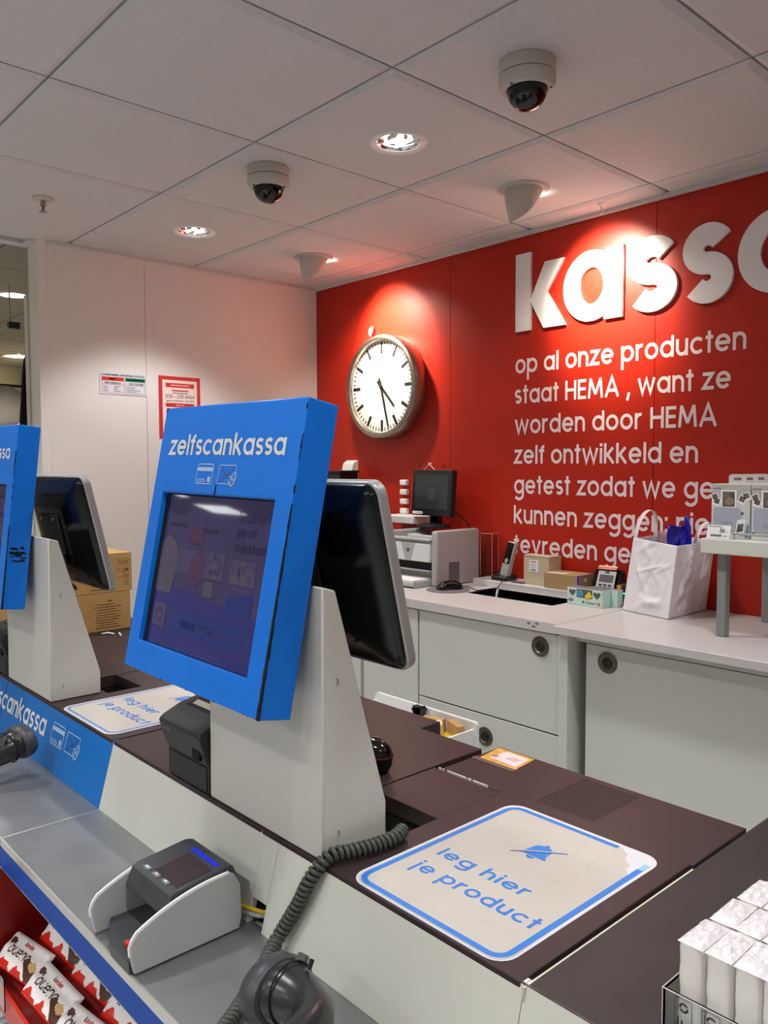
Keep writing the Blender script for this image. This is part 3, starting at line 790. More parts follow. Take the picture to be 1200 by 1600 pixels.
# ---- laser printer
t = thing('printer', 'grey and white laser printer with loaded paper tray on the back counter', 'printer', (-2.45, 2.5, ZB))
px0, px1, py0, py1, pz0, pz1 = -2.60, -2.302, 2.378, 2.64, ZB + .001, 1.150
mb = MB()
mb.box(px1 - .034, px1, py0, py1, pz0, pz1); mb.box(px0, px0 + .022, py0, py1, pz0, pz1 - .01)
mb.box(px0 + .02, px1 - .03, py0 + .05, py1, pz0, pz0 + .11); mb.box(px0 + .02, px1 - .03, py0 + .09, py1, pz0 + .1, pz1 - .03)
mb.box(px0 + .02, px1 - .03, py0, py0 + .12, pz1 - .075, pz1 - .045)
mb.build('body', M_LGREY, t, bevel=.010, seg=3)
mb = MB(); mb.box(px1 - .002, px1 + .003, py0 + .002, py1 - .002, pz0 + .002, pz1 - .004); sp = mb.build('side_cover', mat('printer_side', (176, 168, 168), .45), t, bevel=.002)
mb = MB()
for k in range(13): mb.box(px1 + .0028, px1 + .0036, py0 + .07, py0 + .135, pz0 + .010 + k * .0068, pz0 + .0135 + k * .0068)
mb.build('vent_slot', M_BLACKMAT, sp)
mb = MB(); mb.prism([(pz0 + .098, px0 + .024), (pz0 + .098, px1 - .036), (pz0 + .176, px1 - .036), (pz0 + .176, px0 + .024)], 'y', py0 - .006, py0 + .02); fp = mb.build('front_flap', mat('printer_white', (226, 228, 224), .4), t, bevel=.006)
mb = MB(); mb.prism([(pz0 + .099, px0 + .118), (pz0 + .099, px0 + .152), (pz0 + .176, px0 + .176), (pz0 + .176, px0 + .092)], 'y', py0 - .0066, py0 - .004); mb.build('centre_wedge', M_LGREY, fp)
mb = MB(); mb.cyl((px0 + .134, py0 - .0092, pz0 + .145), (px0 + .134, py0 - .006, pz0 + .145), .0075, seg=22); mb.build('round_emblem', M_DGREY, fp)
mb = MB(); text(mb, 'hp', (px0 + .1300, py0 - .0096, pz0 + .1435), bx, bz, .0046, w=.2, slant=.2); mb.build('emblem_letters', M_LGREY, fp)
mb = MB(); mb.box(px0 - .004, px1 - .03, py0 - .012, py0 + .03, pz1 - .045, pz1 - .034); mb.box(px0 - .004, px0 + .012, py0 - .012, py1 - .04, pz1 - .04, pz1 - .012)
mb.build('output_tray', M_LGREY, t, bevel=.004)
mb = MB(); mb.box(px0 + .10, px1 - .036, py0 + .10, py1 - .03, pz1 - .034, pz1 - .029); mb.build('output_slot', M_BLACKMAT, t)
mb = MB(); mb.box(px0 + .024, px1 - .036, py0 + .012, py0 + .05, pz0 + .062, pz0 + .096); mb.build('paper_slot', M_BLACKMAT, t)
mb = MB(); mb.box(px0 + .03, px1 - .036, py0 - .004, py0 + .046, pz0 + .058, pz0 + .063); mb.build('priority_tray', M_LGREY, t, bevel=.001)
mb = MB(); mb.box(px0 + .008, px1 - .036, py0 - .10, py0 + .05, pz0, pz0 + .008); mb.box(px0 + .008, px0 + .013, py0 - .10, py0 + .05, pz0, pz0 + .026); mb.box(px1 - .042, px1 - .037, py0 - .10, py0 + .05, pz0, pz0 + .024); mb.box(px0 + .008, px1 - .036, py0 - .10, py0 - .095, pz0, pz0 + .018)
mb.build('paper_tray', M_LGREY, t, bevel=.002)
mb = MB()
for k in range(5):
    o = .002 * (k % 2); mb.box(px0 + .024 + o, px1 - .052 + o, py0 - .088 - o, py0 + .045, pz0 + .0085 + k * .0042, pz0 + .0122 + k * .0042)
tag(mb.build('paper_stack', M_PAPER), 'stack of white paper loaded in the printer tray', 'paper')

# ---- small monitor on the printer's back
def flat_monitor(name, label, loc, rz, w, h, tilt, base_r, extra=None):
    t = thing(name, label, 'monitor', loc, (0, 0, rz), world=False)
    mb = MB(); mb.lathe([(.0005, .0), (base_r, .001), (base_r, .008), (base_r * .8, .014), (.03, .018), (.0005, .019)], seg=36, sy=.8); mb.build('base', M_BLACK, t, smooth=45)
    mb = MB(); mb.box(-.03, .03, .005, .03, .012, .10); mb.build('neck', M_BLACKGLOSS, t, bevel=.004)
    T = Matrix.Translation((0, 0, .05 + h / 2)) @ Matrix.Rotation(tilt, 4, 'X')
    mb = MB(T); mb.prism([(v, u) for u, v in rrect(-w / 2, w / 2, -h / 2, h / 2, .008)], 'y', -.012, .018); b = mb.build('housing', M_BLACK, t, bevel=.003)
    mb = MB(T); mb.box(-w / 2 + .022, w / 2 - .022, -.0128, -.012, -h / 2 + .030, h / 2 - .020); mb.build('screen', mat('monitor_screen', (44, 50, 50), .22, emit=.10), t)
    if extra: extra(T, t, w, h)
    return t
def mon_extra(T, t, w, h):
    mb = MB(T); mb.box(-w / 2 + .012, -w / 2 + .078, -.0132, -.012, -h / 2 + .006, -h / 2 + .018); mb.build('white_label', M_PAPER, t)
    mb = MB(T)
    for x in (-.098, -.084, -.074, -.062): mb.box(x + .01, x + .018, -.0136, -.013, -h / 2 + .010, -h / 2 + .014)
    mb.build('label_print', M_GREYINK, t)
    mb = MB(T); mb.box(-.018, .02, -.0131, -.0129, -.03, .02); mb.box(-.06, .05, -.0131, -.0129, .052, .054); mb.build('screen_content', mat('screen_green', (52, 66, 60), .3, emit=.12), t)
flat_monitor('monitor', 'small black square monitor standing on the laser printer', (-2.505, 2.565, 1.147), radians(-4), .262, .205, radians(-4), .085, mon_extra)
mb = MB(); mb.tube([(-2.43, 2.60, 1.22), (-2.40, 2.635, 1.20), (-2.38, 2.662, 1.16), (-2.375, 2.67, 1.0), (-2.38, 2.67, .96)], .003, 7)
tag(mb.build('monitor_cable', M_BLACK, smooth=60), 'thin black cable running down behind the small square monitor', 'cable')
flat_monitor('monitor', 'black monitor half hidden behind the till screen, in front of the red wall', (-2.83, 2.42, ZB + .001), radians(-8), .36, .33, radians(-3), .09)
mb = MB()
mb.box(-3.3, -3.13, 2.54, 2.66, ZB + .001, 1.385); mb.box(-3.305, -3.125, 2.535, 2.665, 1.385, 1.398)
tag(mb.build('black_case', M_BLACK, bevel=.004), 'top of a black case rising behind the till screen, below the white dispenser', 'case')

# ---- mouse on round mat
mb = MB(); mb.lathe([(.0005, .0), (.088, .0), (.088, .0022), (.0005, .0024)], Matrix.Translation((-2.222, 2.362, ZB + .0005)), seg=44)
t = tag(mb.build('mouse_mat', mat('mat_grey', (128, 116, 122), .5, noise=(30, .12))), 'round grey mouse mat on the white worktop', 'mouse mat')
t = thing('computer_mouse', 'black computer mouse on the round mat', 'mouse', (-2.225, 2.372, ZB + .003))
MT = Matrix.Translation((-2.225, 2.372, ZB + .003)) @ Matrix.Rotation(radians(64), 4, 'Z')
mb = MB(); mb.grid(20, 12, lambda u, v: MT @ Vector(((-.5 + u) * .112, (.031 + .004 * cos(6.2 * u)) * -cos(pi * v) * (max(0, 1 - (2 * u - 1) ** 4)) ** .5, .036 * sin(pi * v) * (max(0, 1 - (2 * u - 1.06) ** 2)) ** .45 if 0 < v < 1 else 0)))
mb.build('shell', M_BLACKGLOSS, t, smooth=80)
mb = MB(); mb.tube([MT @ Vector(p) for p in ((.055, 0, .01), (.075, .005, .006), (.085, .02, .004))] + [(-2.12, 2.42, ZB + .004), (-2.08, 2.50, ZB + .01), (-2.09, 2.54, .948), (-2.115, 2.60, .962)], .002, 6); mb.build('cord', M_BLACK, t, smooth=80)

# ---- cordless phone
t = thing('cordless_phone', 'silver and black cordless phone standing in its black charging cradle', 'phone', (-2.135, 2.61, .945))
mb = MB(); mb.prism([(2.570, .945), (2.646, .945), (2.646, .968), (2.575, .962)], 'x', -2.175, -2.095); mb.build('cradle', M_BLACK, t, bevel=.003)
PT = Matrix.Translation((-2.125, 2.600, .958)) @ Matrix.Rotation(radians(-10), 4, 'Z') @ Matrix.Rotation(radians(-14), 4, 'X') @ Matrix.Rotation(radians(5), 4, 'Y')
mb = MB(PT); mb.box(-.024, .024, -.011, .011, 0, .150); h = mb.build('handset', M_SILVER, t, bevel=.005)
mb = MB(PT); mb.box(-.0205, .0205, -.0122, -.011, .056, .145); mb.build('display', M_BLACKGLOSS, h, bevel=.0005)
mb = MB(PT); mb.cyl((0, -.0138, .068), (0, -.012, .068), .010, seg=22); mb.build('navigation_button', M_SILVER, h)
mb = MB(PT)
for i in range(3):
    for j in range(4): mb.box(-.017 + i * .012, -.007 + i * .012, -.0124, -.011, .010 + j * .0105, .017 + j * .0105)
mb.build('keypad', M_LGREY, h)
mb = MB(); mb.tube([(-2.16, 2.655, .962), (-2.20, 2.665, .966), (-2.25, 2.66, .958), (-2.30, 2.672, .95)], .003, 6)
tag(mb.build('phone_cable', M_BLACK, smooth=80), 'short black cable behind the phone cradle', 'cable')
t = thing('acrylic_holder', 'clear acrylic display box standing behind the printer by the phone', 'holder', (-2.26, 2.64, ZB))
mb = MB()
ax0, ax1, ay0, ay1, az0, az1 = -2.298, -2.232, 2.646, 2.688, .945, 1.128
mb.box(ax0, ax1, ay0, ay0 + .003, az0, az1); mb.box(ax0, ax0 + .003, ay0, ay1, az0, az1); mb.box(ax1 - .003, ax1, ay0, ay1, az0, az1); mb.box(ax0, ax1, ay0, ay1, az1, az1 + .003)
mb.build('panels', M_ACRYL, t)
mb = MB()
for e in (((ax0, ay0, az1), (ax1, ay0, az1)), ((ax1, ay0, az1), (ax1, ay1, az1)), ((ax0, ay0, az0), (ax0, ay0, az1)), ((ax1, ay0, az0), (ax1, ay0, az1))): mb.cyl(e[0], e[1], .0014, seg=6)
mb.build('polished_edges', mat('acrylic_edge', (232, 150, 140), .3), t)
mb = MB(); mb.tube([(-2.105, 2.535, .93), (-2.085, 2.51, .925), (-2.06, 2.47, .90), (-2.05, 2.44, .83)], .005, 9)
tag(mb.build('hose', M_LGREY, smooth=80), 'pale cable curving down into the dark cut-out', 'cable')
mb = MB(); mb.box(-2.07, -2.01, 2.572, 2.590, .9445, .9495)
tag(mb.build('pen', mat('pen_dark', (92, 60, 62), .4), bevel=.002), 'slim dark red pen lying on the ledge between phone and carton', 'pen')

# ---- cartons
t = thing('carton', 'upright beige carton with a white address label on the ledge', 'box', (-1.96, 2.62, .945))
mb = MB(); mb.box(-2.018, -1.895, 2.590, 2.672, .945, 1.058); b = mb.build('box', M_BEIGE, t, bevel=.001)
mb = MB(); mb.add([(-2.02, 2.588, 1.0585), (-1.893, 2.588, 1.0585), (-1.893, 2.64, 1.062), (-2.02, 2.64, 1.062), (-2.0, 2.60, 1.0655), (-1.96, 2.594, 1.061)], [(0, 1, 2, 3), (0, 5, 4)]); mb.build('top_flap', M_BEIGE, t)
mb = MB(); mb.box(-1.990, -1.947, 2.5890, 2.5896, .996, 1.042); lb = mb.build('address_label', M_PAPER, b)
mb = MB(); mb.use(0); rect2d(mb, (-1.990, 2.5886, .996), bx, bz, .004, .036, .038, .042); mb.use(1)
for k in range(4): rect2d(mb, (-1.990, 2.5886, .996), bx, bz, .004, .038 - .004 * (k % 2), .014 + .0055 * k, .016 + .0055 * k)
mb.use(2); rect2d(mb, (-1.990, 2.5886, .996), bx, bz, .006, .032, .004, .009); mb.build('label_print', [M_REDINK, mat('pale_ink', (180, 176, 178), .6), M_GREYINK], lb)
t = thing('carton', 'low brown carton with blue tape on its right end, beside the beige carton', 'box', (-1.82, 2.62, .945))
mb = MB(); mb.box(-1.896, -1.735, 2.560, 2.668, .945, 1.003); b = mb.build('box', mat('kraft_card', (178, 146, 102), .75, noise=(20, .04)), t, bevel=.001)
mb = MB(); mb.box(-1.7435, -1.7355, 2.5594, 2.561, .945, 1.0034); mb.box(-1.7435, -1.7355, 2.56, 2.668, 1.002, 1.0036); mb.build('blue_tape', mat('tape_blue', (34, 52, 168), .35), b)
mb = MB(); mb.box(-1.89, -1.81, 2.566, 2.61, 1.0031, 1.0037); mb.build('top_label', mat('label_pinkish', (232, 206, 196), .6), b)
mb = MB(); mb.cyl((-1.7338, 2.60, .985), (-1.7330, 2.60, .985), .008, seg=16); mb.build('white_spot', M_PAPER, b)

# ---- payment terminal
t = thing('payment_terminal', 'black angled payment terminal with a banknote lying over its top, beside the carrier bag', 'payment terminal', (-1.62, 2.6, ZB))
TT = Matrix.Translation((-1.640, 2.612, ZB)) @ Matrix.Diagonal((1, .55, 1, 1)) @ Matrix.Rotation(radians(8), 4, 'Z')
mb = MB(TT); mb.prism([(-.10, .001), (.07, .001), (.075, .06), (.055, .105), (.02, .118), (-.01, .105), (-.09, .035)], 'x', -.060, .060); b = mb.build('body', M_BLACKGLOSS, t, bevel=.008, seg=3)
F = lambda u, v, e=.0: TT @ Vector((u, -.09 + .08 * v - .0066 * 1 - e * .66, .035 + .07 * v + e * .75))
def fq(mb, u0, u1, v0, v1, e): mb.poly([F(u0, v0, e), F(u1, v0, e), F(u1, v1, e), F(u0, v1, e)])
mb = MB(); fq(mb, -.036, .036, -.05, .98, .010); mb.build('silver_face', M_SILVER, t)
mb = MB(); fq(mb, -.028, .028, .42, .78, .0115); mb.build('display', mat('terminal_lcd', (98, 92, 96), .25), t)
mb = MB(); fq(mb, -.008, .008, .86, .95, .0115)
for i in range(3):
    for j in range(3): fq(mb, -.026 + i * .019, -.012 + i * .019, .0 + j * .12, .08 + j * .12, .0115)
mb.build('keys', M_BLACK, t)
mb = MB(TT); mb.cyl((.056, .0, .06), (.0575, .0, .06), .006, seg=16); mb.build('yellow_dot', M_YELLOW, t)
mb = MB(); mb.grid(6, 8, lambda u, v: TT @ Vector((-.04 + .075 * u, -.030 + .075 * v, .104 + .024 * sin(pi * (.18 + .62 * v)))))
n = tag(mb.build('banknote_strip', mat('ticket_cream', (240, 226, 186), .6), smooth=80), 'cream and red printed ticket curled over the payment terminal', 'ticket')
mb = MB(); mb.grid(6, 3, lambda u, v: TT @ Vector((-.04 + .075 * u, -.0305 + .020 * v, .1045 + .024 * sin(pi * (.18 + .62 * .267 * v)))))
mb.build('red_print', mat('ticket_red', (222, 128, 112), .6, noise=(90, .3)), n)
t = thing('handheld_terminal', 'dark device with a green light strip and orange key standing left of the carrier bag', 'device', (-1.545, 2.56, ZB))
mb = MB(); mb.prism([(2.545, ZB + .001), (2.60, ZB + .001), (2.60, ZB + .075), (2.575, ZB + .075)], 'x', -1.575, -1.520); mb.build('body', M_BLACK, t, bevel=.006)
mb = MB(); mb.box(-1.55, -1.522, 2.553, 2.556, ZB + .040, ZB + .046); mb.build('light_strip', mat('green_light', (60, 226, 170), .4, emit=1.0), t)
mb = MB(); mb.box(-1.573, -1.556, 2.556, 2.562, ZB + .052, ZB + .070); mb.build('orange_key', mat('orange_key', (232, 160, 66), .4), t, bevel=.002)

# ---- toy boxes
def toybox(x0, x1, y0, y1, h, label, detail):
    t = thing('toy_box', label, 'box', ((x0 + x1) / 2, (y0 + y1) / 2, ZB), group='mint toy boxes')
    mb = MB(); mb.box(x0, x1, y0, y1, ZB + .0005, ZB + h); b = mb.build('carton', M_MINT, t, bevel=.001)
    mb = MB(); mb.box(x0 + .002, x1 - .002, y0 + .002, y1 - .002, ZB + h, ZB + h + .0006); mb.build('lid', M_GREY, b)
    if not detail: return
    Y = y0 - .0006
    def HR(mb, cx, cz, s, e):
        pts = [(cx + s * 16 * sin(a) ** 3 / 16, cz + s * (13 * cos(a) - 5 * cos(2 * a) - 2 * cos(3 * a) - cos(4 * a)) / 16) for a in [2 * pi * k / 24 for k in range(24)]]
        mb.poly([(u, Y - e, v) for u, v in pts])
    mb = MB(); rect2d(mb, (x0, Y, ZB), bx, bz, .040, .105, h * .48, h * .97)
    HR(mb, x0 + .022, ZB + h * .74, .014, 0); HR(mb, x0 + .124, ZB + h * .70, .015, 0); mb.build('window', mat('toy_window', (92, 92, 82), .2), b)
    mb = MB(); mb.lathe([(.0005, 0), (.012, .002), (.015, .012), (.011, .022), (.0005, .027)], Matrix.Translation((x0 + .055, Y - .001, ZB + h * .5)), seg=18, sy=.2); mb.build('blue_toy', mat('toy_blue', (74, 146, 172), .4), b, smooth=60)
    mb = MB()
    for dx, dz, s in ((.085, .008, .010), (.096, .012, .008), (.092, .02, .007)): mb.lathe([(s * sin(a), -s * cos(a)) for a in [pi * k / 8 for k in range(9)]], Matrix.Translation((x0 + dx, Y - .001, ZB + h * .42 + dz)), seg=14, sy=.25)
    mb.build('yellow_toy', M_YELLOW, b, smooth=60)
    mb = MB(); mb.use(0); mb.poly([(x0 + .016 + .011 * cos(a), Y, ZB + h * .28 + .006 * sin(a)) for a in [2 * pi * k / 20 for k in range(20)]])
    mb.use(1); mb.poly([(x0 + .068 + .006 * cos(a), Y, ZB + h * .24 + .005 * sin(a)) for a in [2 * pi * k / 16 for k in range(16)]]); rect2d(mb, (x0, Y, ZB), bx, bz, .078, .124, h * .22, h * .26); rect2d(mb, (x0, Y, ZB), bx, bz, .084, .116, h * .15, h * .18)
    mb.use(2); rect2d(mb, (x0, Y, ZB), bx, bz, .128, .137, h * .10, h * .30); mb.build('print', [mat('toy_mauve', (170, 96, 140), .5), M_GREYINK, mat('toy_orange', (226, 96, 60), .5)], b)
toybox(-1.703, -1.558, 2.440, 2.494, .062, 'small mint toy box with heart-shaped windows, front one beside the terminal', True)
toybox(-1.655, -1.534, 2.498, 2.535, .060, 'plain back one of the two small mint toy boxes', False)

# ---- carrier bag
t = thing('carrier_bag', 'large white plastic carrier bag standing upright on the back counter', 'bag', (-1.36, 2.56, ZB))
bl, bf, brr, bb = Vector((-1.494, 2.468, ZB + .002)), Vector((-1.300, 2.420, ZB + .002)), Vector((-1.296, 2.672, ZB + .002)), Vector((-1.46, 2.672, ZB + .002))
tl_, tf_, tr_, tb_ = Vector((-1.462, 2.478, 1.172)), Vector((-1.285, 2.446, 1.158)), Vector((-1.262, 2.660, 1.162)), Vector((-1.43, 2.668, 1.176))
from mathutils import noise as mnoise
def crumple(p, s=18, a=.006):
    return Vector((mnoise.noise(p * s), mnoise.noise(p * s + Vector((9, 3, 1))), .3 * mnoise.noise(p * s + Vector((4, 8, 2))))) * a
def wall(a, b, c, d, seed=1):
    rc = random.Random(seed); segs = []
    for k in range(20):
        x, y = rc.uniform(.05, .95), rc.uniform(.05, .95); an = rc.choice((1.2, 1.45, 1.7, .5, 2.5, .1)) + rc.uniform(-.3, .3); l = rc.uniform(.1, .34)
        segs.append((x - l * cos(an), y - l * sin(an), x + l * cos(an), y + l * sin(an), rc.choice((-1, 1, 1)) * rc.uniform(.003, .0075), rc.uniform(.03, .09)))
    def cre(u, v):
        h = 0
        for x0, y0, x1, y1, am, sg in segs:
            dx, dy = x1 - x0, y1 - y0; tt = max(0, min(1, ((u - x0) * dx + (v - y0) * dy) / (dx * dx + dy * dy)))
            h += am * max(0, 1 - hypot(u - x0 - dx * tt, v - y0 - dy * tt) / sg) * (1 - abs(2 * tt - 1) ** 2 * .7)
        return h
    def fn(u, v):
        p = a.lerp(b, u).lerp(d.lerp(c, u), v)
        e = min(1, 4 * u, 4 * (1 - u)) * min(1, 5 * v + .1)
        n = (b - a).cross(d - a).normalized()
        r2 = abs(mnoise.noise(p * 24 + Vector((1, 5, 2))))
        return p + n * (e * (cre(u, v) + .004 * (.2 - r2)) ) + crumple(p, 30, .0025 * e)
    return fn
mb = MB()
for k, q in enumerate(((bl, bf, tf_, tl_), (bf, brr, tr_, tf_), (brr, bb, tb_, tr_), (bb, bl, tl_, tb_))): mb.grid(44, 52, wall(*q, seed=k + 3))
mb.poly([bl, bb, brr, bf])
b = mb.build('bag_body', mat('bag_white', (240, 236, 240), .35), t, smooth=50)
so = b.modifiers.new('thickness', 'SOLIDIFY'); so.thickness = .0012; so.offset = -1
def handle(p0, p1, hgt, lean, wd, pl_):
    mb = MB(); n = 20
    def fn(u, v):
        a = pi * u
        base = p0.lerp(p1, (1 - cos(a)) / 2)
        return base + Vector(lean) * sin(a) + Vector((0, 0, hgt * sin(a) ** .8 if 0 < u < 1 else -.02)) + Vector(pl_) * wd * (v - .5)
    mb.grid(n, 3, fn); o = mb.build('handle', mat('bag_white', (240, 236, 240), .35), t, smooth=60)
    s_ = o.modifiers.new('thickness', 'SOLIDIFY'); s_.thickness = .0012
handle(Vector((-1.462, 2.49, 1.16)), Vector((-1.450, 2.60, 1.175)), .096, (.012, 0, 0), .030, (.75, -.5, 0))
handle(Vector((-1.296, 2.585, 1.14)), Vector((-1.255, 2.625, 1.15)), .082, (.012, 0, 0), .030, (.7, -.5, 0))
mb = MB(); mb.grid(14, 10, lambda u, v: Vector((-1.372 + .085 * u, 2.52 + .03 * sin(3 * u) + .02 * v, 1.10 + .115 * v + .05 * v * math.exp(-((u - .62) / .16) ** 2) - .03 * v * u * u)) + crumple(Vector((u * .2, v * .2, .3)), 22, .012))
o = tag(mb.build('blue_plastic_wrap', mat('blue_film', (26, 18, 150), .22, noise=(14, .4)), smooth=50), 'crumpled dark blue plastic sticking out of the carrier bag', 'plastic')
o.modifiers.new('thickness', 'SOLIDIFY').thickness = .001
mb = MB(); mb.grid(10, 6, lambda u, v: Vector((-1.445 + .115 * u, 2.60 + .02 * sin(2 * u), 1.09 + .10 * v - .006 * u)) + crumple(Vector((u * .2 + 2, v * .2, .1)), 14, .006))
o = tag(mb.build('pink_paper', mat('pink_paper', (226, 178, 190), .6), smooth=50), 'pink paper sticking out of the carrier bag behind its rim', 'paper')
o.modifiers.new('thickness', 'SOLIDIFY').thickness = .001

# ---- table riser with boxed printers
t = thing('table_riser', 'small white display table with square grey legs on the right of the back counter', 'table', (-.85, 2.45, ZB))
mb = MB(); mb.box(-1.118, -.47, 2.262, 2.640, 1.163, 1.206); mb.build('tabletop', mat('riser_top', (226, 226, 214), .4), t, bevel=.003)
for x, y in ((-1.079, 2.29), (-1.079, 2.60), (-.53, 2.29), (-.53, 2.60)):
    mb = MB(); mb.box(x, x + .026, y, y + .030, ZB + .0005, 1.1625); mb.build('leg', mat('leg_grey', (140, 144, 142), .4), t, bevel=.002)
mb = MB(); mb.cyl((-1.035, 2.288, 1.222), (-.48, 2.288, 1.222), .0035, seg=10)
for x in (-1.03, -.8, -.50): mb.cyl((x, 2.288, 1.205), (x, 2.288, 1.222), .0025, seg=8)
mb.build('front_rail', M_SILVER, t)
t = thing('price_tag', 'small white price card reading 50 on the front edge of the display table', 'price tag', (-1.1, 2.27, 1.206))
KT = Matrix.Translation((-1.103, 2.268, 1.207)) @ Matrix.Rotation(radians(-16), 4, 'X')
mb = MB(KT); mb.box(0, .068, -.001, .001, 0, .040); c = mb.build('card', M_PAPER, t)
kx, kz = KT.to_3x3() @ bx, KT.to_3x3() @ bz
mb = MB(); mb.use(0); text(mb, '50', KT @ Vector((.037, -.0016, .0185)), kx, kz, .0082, w=.24, track=.1); text(mb, ',-', KT @ Vector((.0545, -.0016, .0185)), kx, kz, .006, w=.24, track=.05)
mb.use(1); rect2d(mb, KT @ Vector((0, -.0016, 0)), kx, kz, .012, .044, .006, .0125); rect2d(mb, KT @ Vector((0, -.0016, 0)), kx, kz, .048, .060, .007, .009); rect2d(mb, KT @ Vector((0, -.0016, 0)), kx, kz, .005, .045, .0345, .0365)
mb.build('print', [M_INK, M_GREYINK], c)
def photo_box(i, label):
    t = thing('photo_printer_box', label, 'box', (0, 0, 0), group='boxed photo printers on the display table', world=False)
    w, d, h = .112, .046, .158
    mb = MB(); mb.box(-w / 2, w / 2, 0, d, 0, h); b = mb.build('carton', mat('box_pale', (216, 216, 212), .5), t, bevel=.0008)
    mb = MB(); mb.prism([(h, -.026), (h, .026), (h + .022, .026), (h + .028, .018), (h + .028, -.018), (h + .022, -.026)], 'y', d - .002, d - .001)
    mb.build('hang_tab', mat('box_tab', (196, 192, 186), .5), t)
    mb = MB(); mb.prism([(h + .010, -.012), (h + .010, .012), (h + .018, .010), (h + .018, -.010)], 'y', d - .0026, d - .002); mb.build('tab_hole', mat('box_tab_dark', (122, 96, 96), .6), t)
    Y = -.0006; Q = lambda a, b_, c, e, k=0: rect2d(mb, (0, Y - k * .0003, 0), bx, bz, a, b_, c, e)
    mb = MB()
    mb.use(0); Q(-.0555, .0555, .112, .156)
    mb.use(1); Q(-.052, -.028, .143, .146, 1)
    mb.use(2)
    for x, z, a in ((-.045, .118, .4), (-.04, .105, -.3), (.046, .122, .3), (.034, .112, -.4)):
        mb.poly([(x + u * cos(a) - v * sin(a), Y - .0003, z + u * sin(a) + v * cos(a)) for u, v in ((-.011, -.012), (.011, -.012), (.011, .012), (-.011, .012))])
    mb.use(3)
    for x, z, a in ((-.045, .119, .4), (-.04, .106, -.3), (.046, .123, .3), (.034, .113, -.4)):
        mb.poly([(x + u * cos(a) - v * sin(a), Y - .0006, z + u * sin(a) + v * cos(a)) for u, v in ((-.008, -.006), (.008, -.006), (.008, .009), (-.008, .009))])
    mb.use(2); Q(-.028, .018, .084, .140, 2)
    mb.use(3); Q(-.023, .013, .092, .136, 3)
    mb.use(4); mb.poly([(-.002 + .013 * cos(a), Y - .0012, .108 + .012 * sin(a)) for a in [2 * pi * k / 16 for k in range(16)]])
    mb.use(5); mb.poly([(u, Y - .0012, v) for u, v in rrect(-.049, .030, .022, .090, .008)])
    mb.use(6); lines2d(mb, [(rrect(-.020, .008, .036, .046, .005, 4), True)], (0, Y - .0015, 0), bx, bz, .0013)
    mb.use(2); mb.poly([(u, Y - .0015, v) for u, v in ((.014, .004), (.040, .012), (.046, .058), (.022, .054))])
    mb.use(3); mb.poly([(u, Y - .0018, v) for u, v in ((.020, .018), (.038, .023), (.041, .045), (.024, .042))])
    mb.use(7); mb.poly([(u, Y - .0015, v) for u, v in ((.043, .004), (.055, .004), (.055, .045), (.050, .04))])
    mb.use(3); Q(-.052, -.044, .018, .022, 3); mb.poly([(.036 + .004 * cos(a), Y - .001, .074 + .004 * sin(a)) for a in [2 * pi * k / 12 for k in range(12)]])
    mb.build('print', [mat('print_grey', (186, 182, 176), .5), M_GREYINK, M_PAPER, mat('print_photo', (104, 94, 88), .5, noise=(60, .5)), mat('print_face', (150, 124, 110), .5), mat('device_lilac', (176, 180, 194), .4), mat('device_line', (112, 116, 130), .5), mat('print_blue', (110, 132, 160), .5)], b)
    return t
p0 = photo_box(0, 'front left boxed photo printer beside the price tag on the display table')
p0.location = (-1.054, 2.312, 1.2065)
lb = {(1, 0): 'front boxed photo printer cut by the right picture edge, next to the price tag one', (0, 1): 'second boxed photo printer behind the one with the price tag, only its hang tab showing', (1, 1): 'second boxed photo printer behind the right front one', (0, 2): 'third boxed photo printer at the back of the left row', (1, 2): 'third boxed photo printer at the back of the right row'}
for (i, j), s in lb.items(): dup(p0, (-1.054 + .117 * i + .012 * j, 2.312 + .050 * j, 1.2065), s)

# ================================================================== CHECKOUT COUNTER UNITS
PY = lambda z: .641 + (z - .726) * .036 / .134       # sloping front panel
def card_icons(mb_w, mb_r, org, xd, yd, s, gap):
    """bank card in outline and a crossed-out banknote with coins; s = icon width"""
    org = Vector(org)
    h = s * .66
    lw = s * .035
    lines2d(mb_w, [(rrect(0, s, 0, h, s * .07, 3), True)], org, xd, yd, lw)
    rect2d(mb_w, org, xd, yd, 0, s, h * .64, h * .84)
    rect2d(mb_w, org, xd, yd, s * .72, s * .90, h * .08, h * .36)
    rect2d(mb_w, org, xd, yd, s * .06, s * .55, h * .19, h * .235); rect2d(mb_w, org, xd, yd, s * .06, s * .62, h * .09, h * .135)
    o2 = org + Vector(xd) * (s + gap)
    lines2d(mb_w, [(rrect(0, s * 1.02, h * .04, h * .96, s * .03, 2), True)], o2, xd, yd, lw * .8)
    lines2d(mb_w, [(arc(s * .98, h * .42, s * .13, 0, 360, 18)[:-1], True), (arc(s * .86, h * .12, s * .12, 0, 360, 18)[:-1], True), (arc(s * .76, h * .26, s * .10, 0, 360, 18)[:-1], True)], o2, xd, yd, lw * .9)
    text(mb_w, '2', o2 + Vector(xd) * (s * .945) + Vector(yd) * (h * .33), xd, yd, h * .13, w=.22)
    text(mb_w, '5', o2 + Vector(xd) * (s * .06) + Vector(yd) * (h * .72), xd, yd, h * .10, w=.24)
    nd = Vector(xd).cross(Vector(yd)) * .0002
    lines2d(mb_r, [([(s * .03, h * .92), (s * .95, h * .02)], False), ([(s * .02, h * .06), (s * 1.0, h * .94)], False)], o2 + nd, xd, yd, lw * .7)

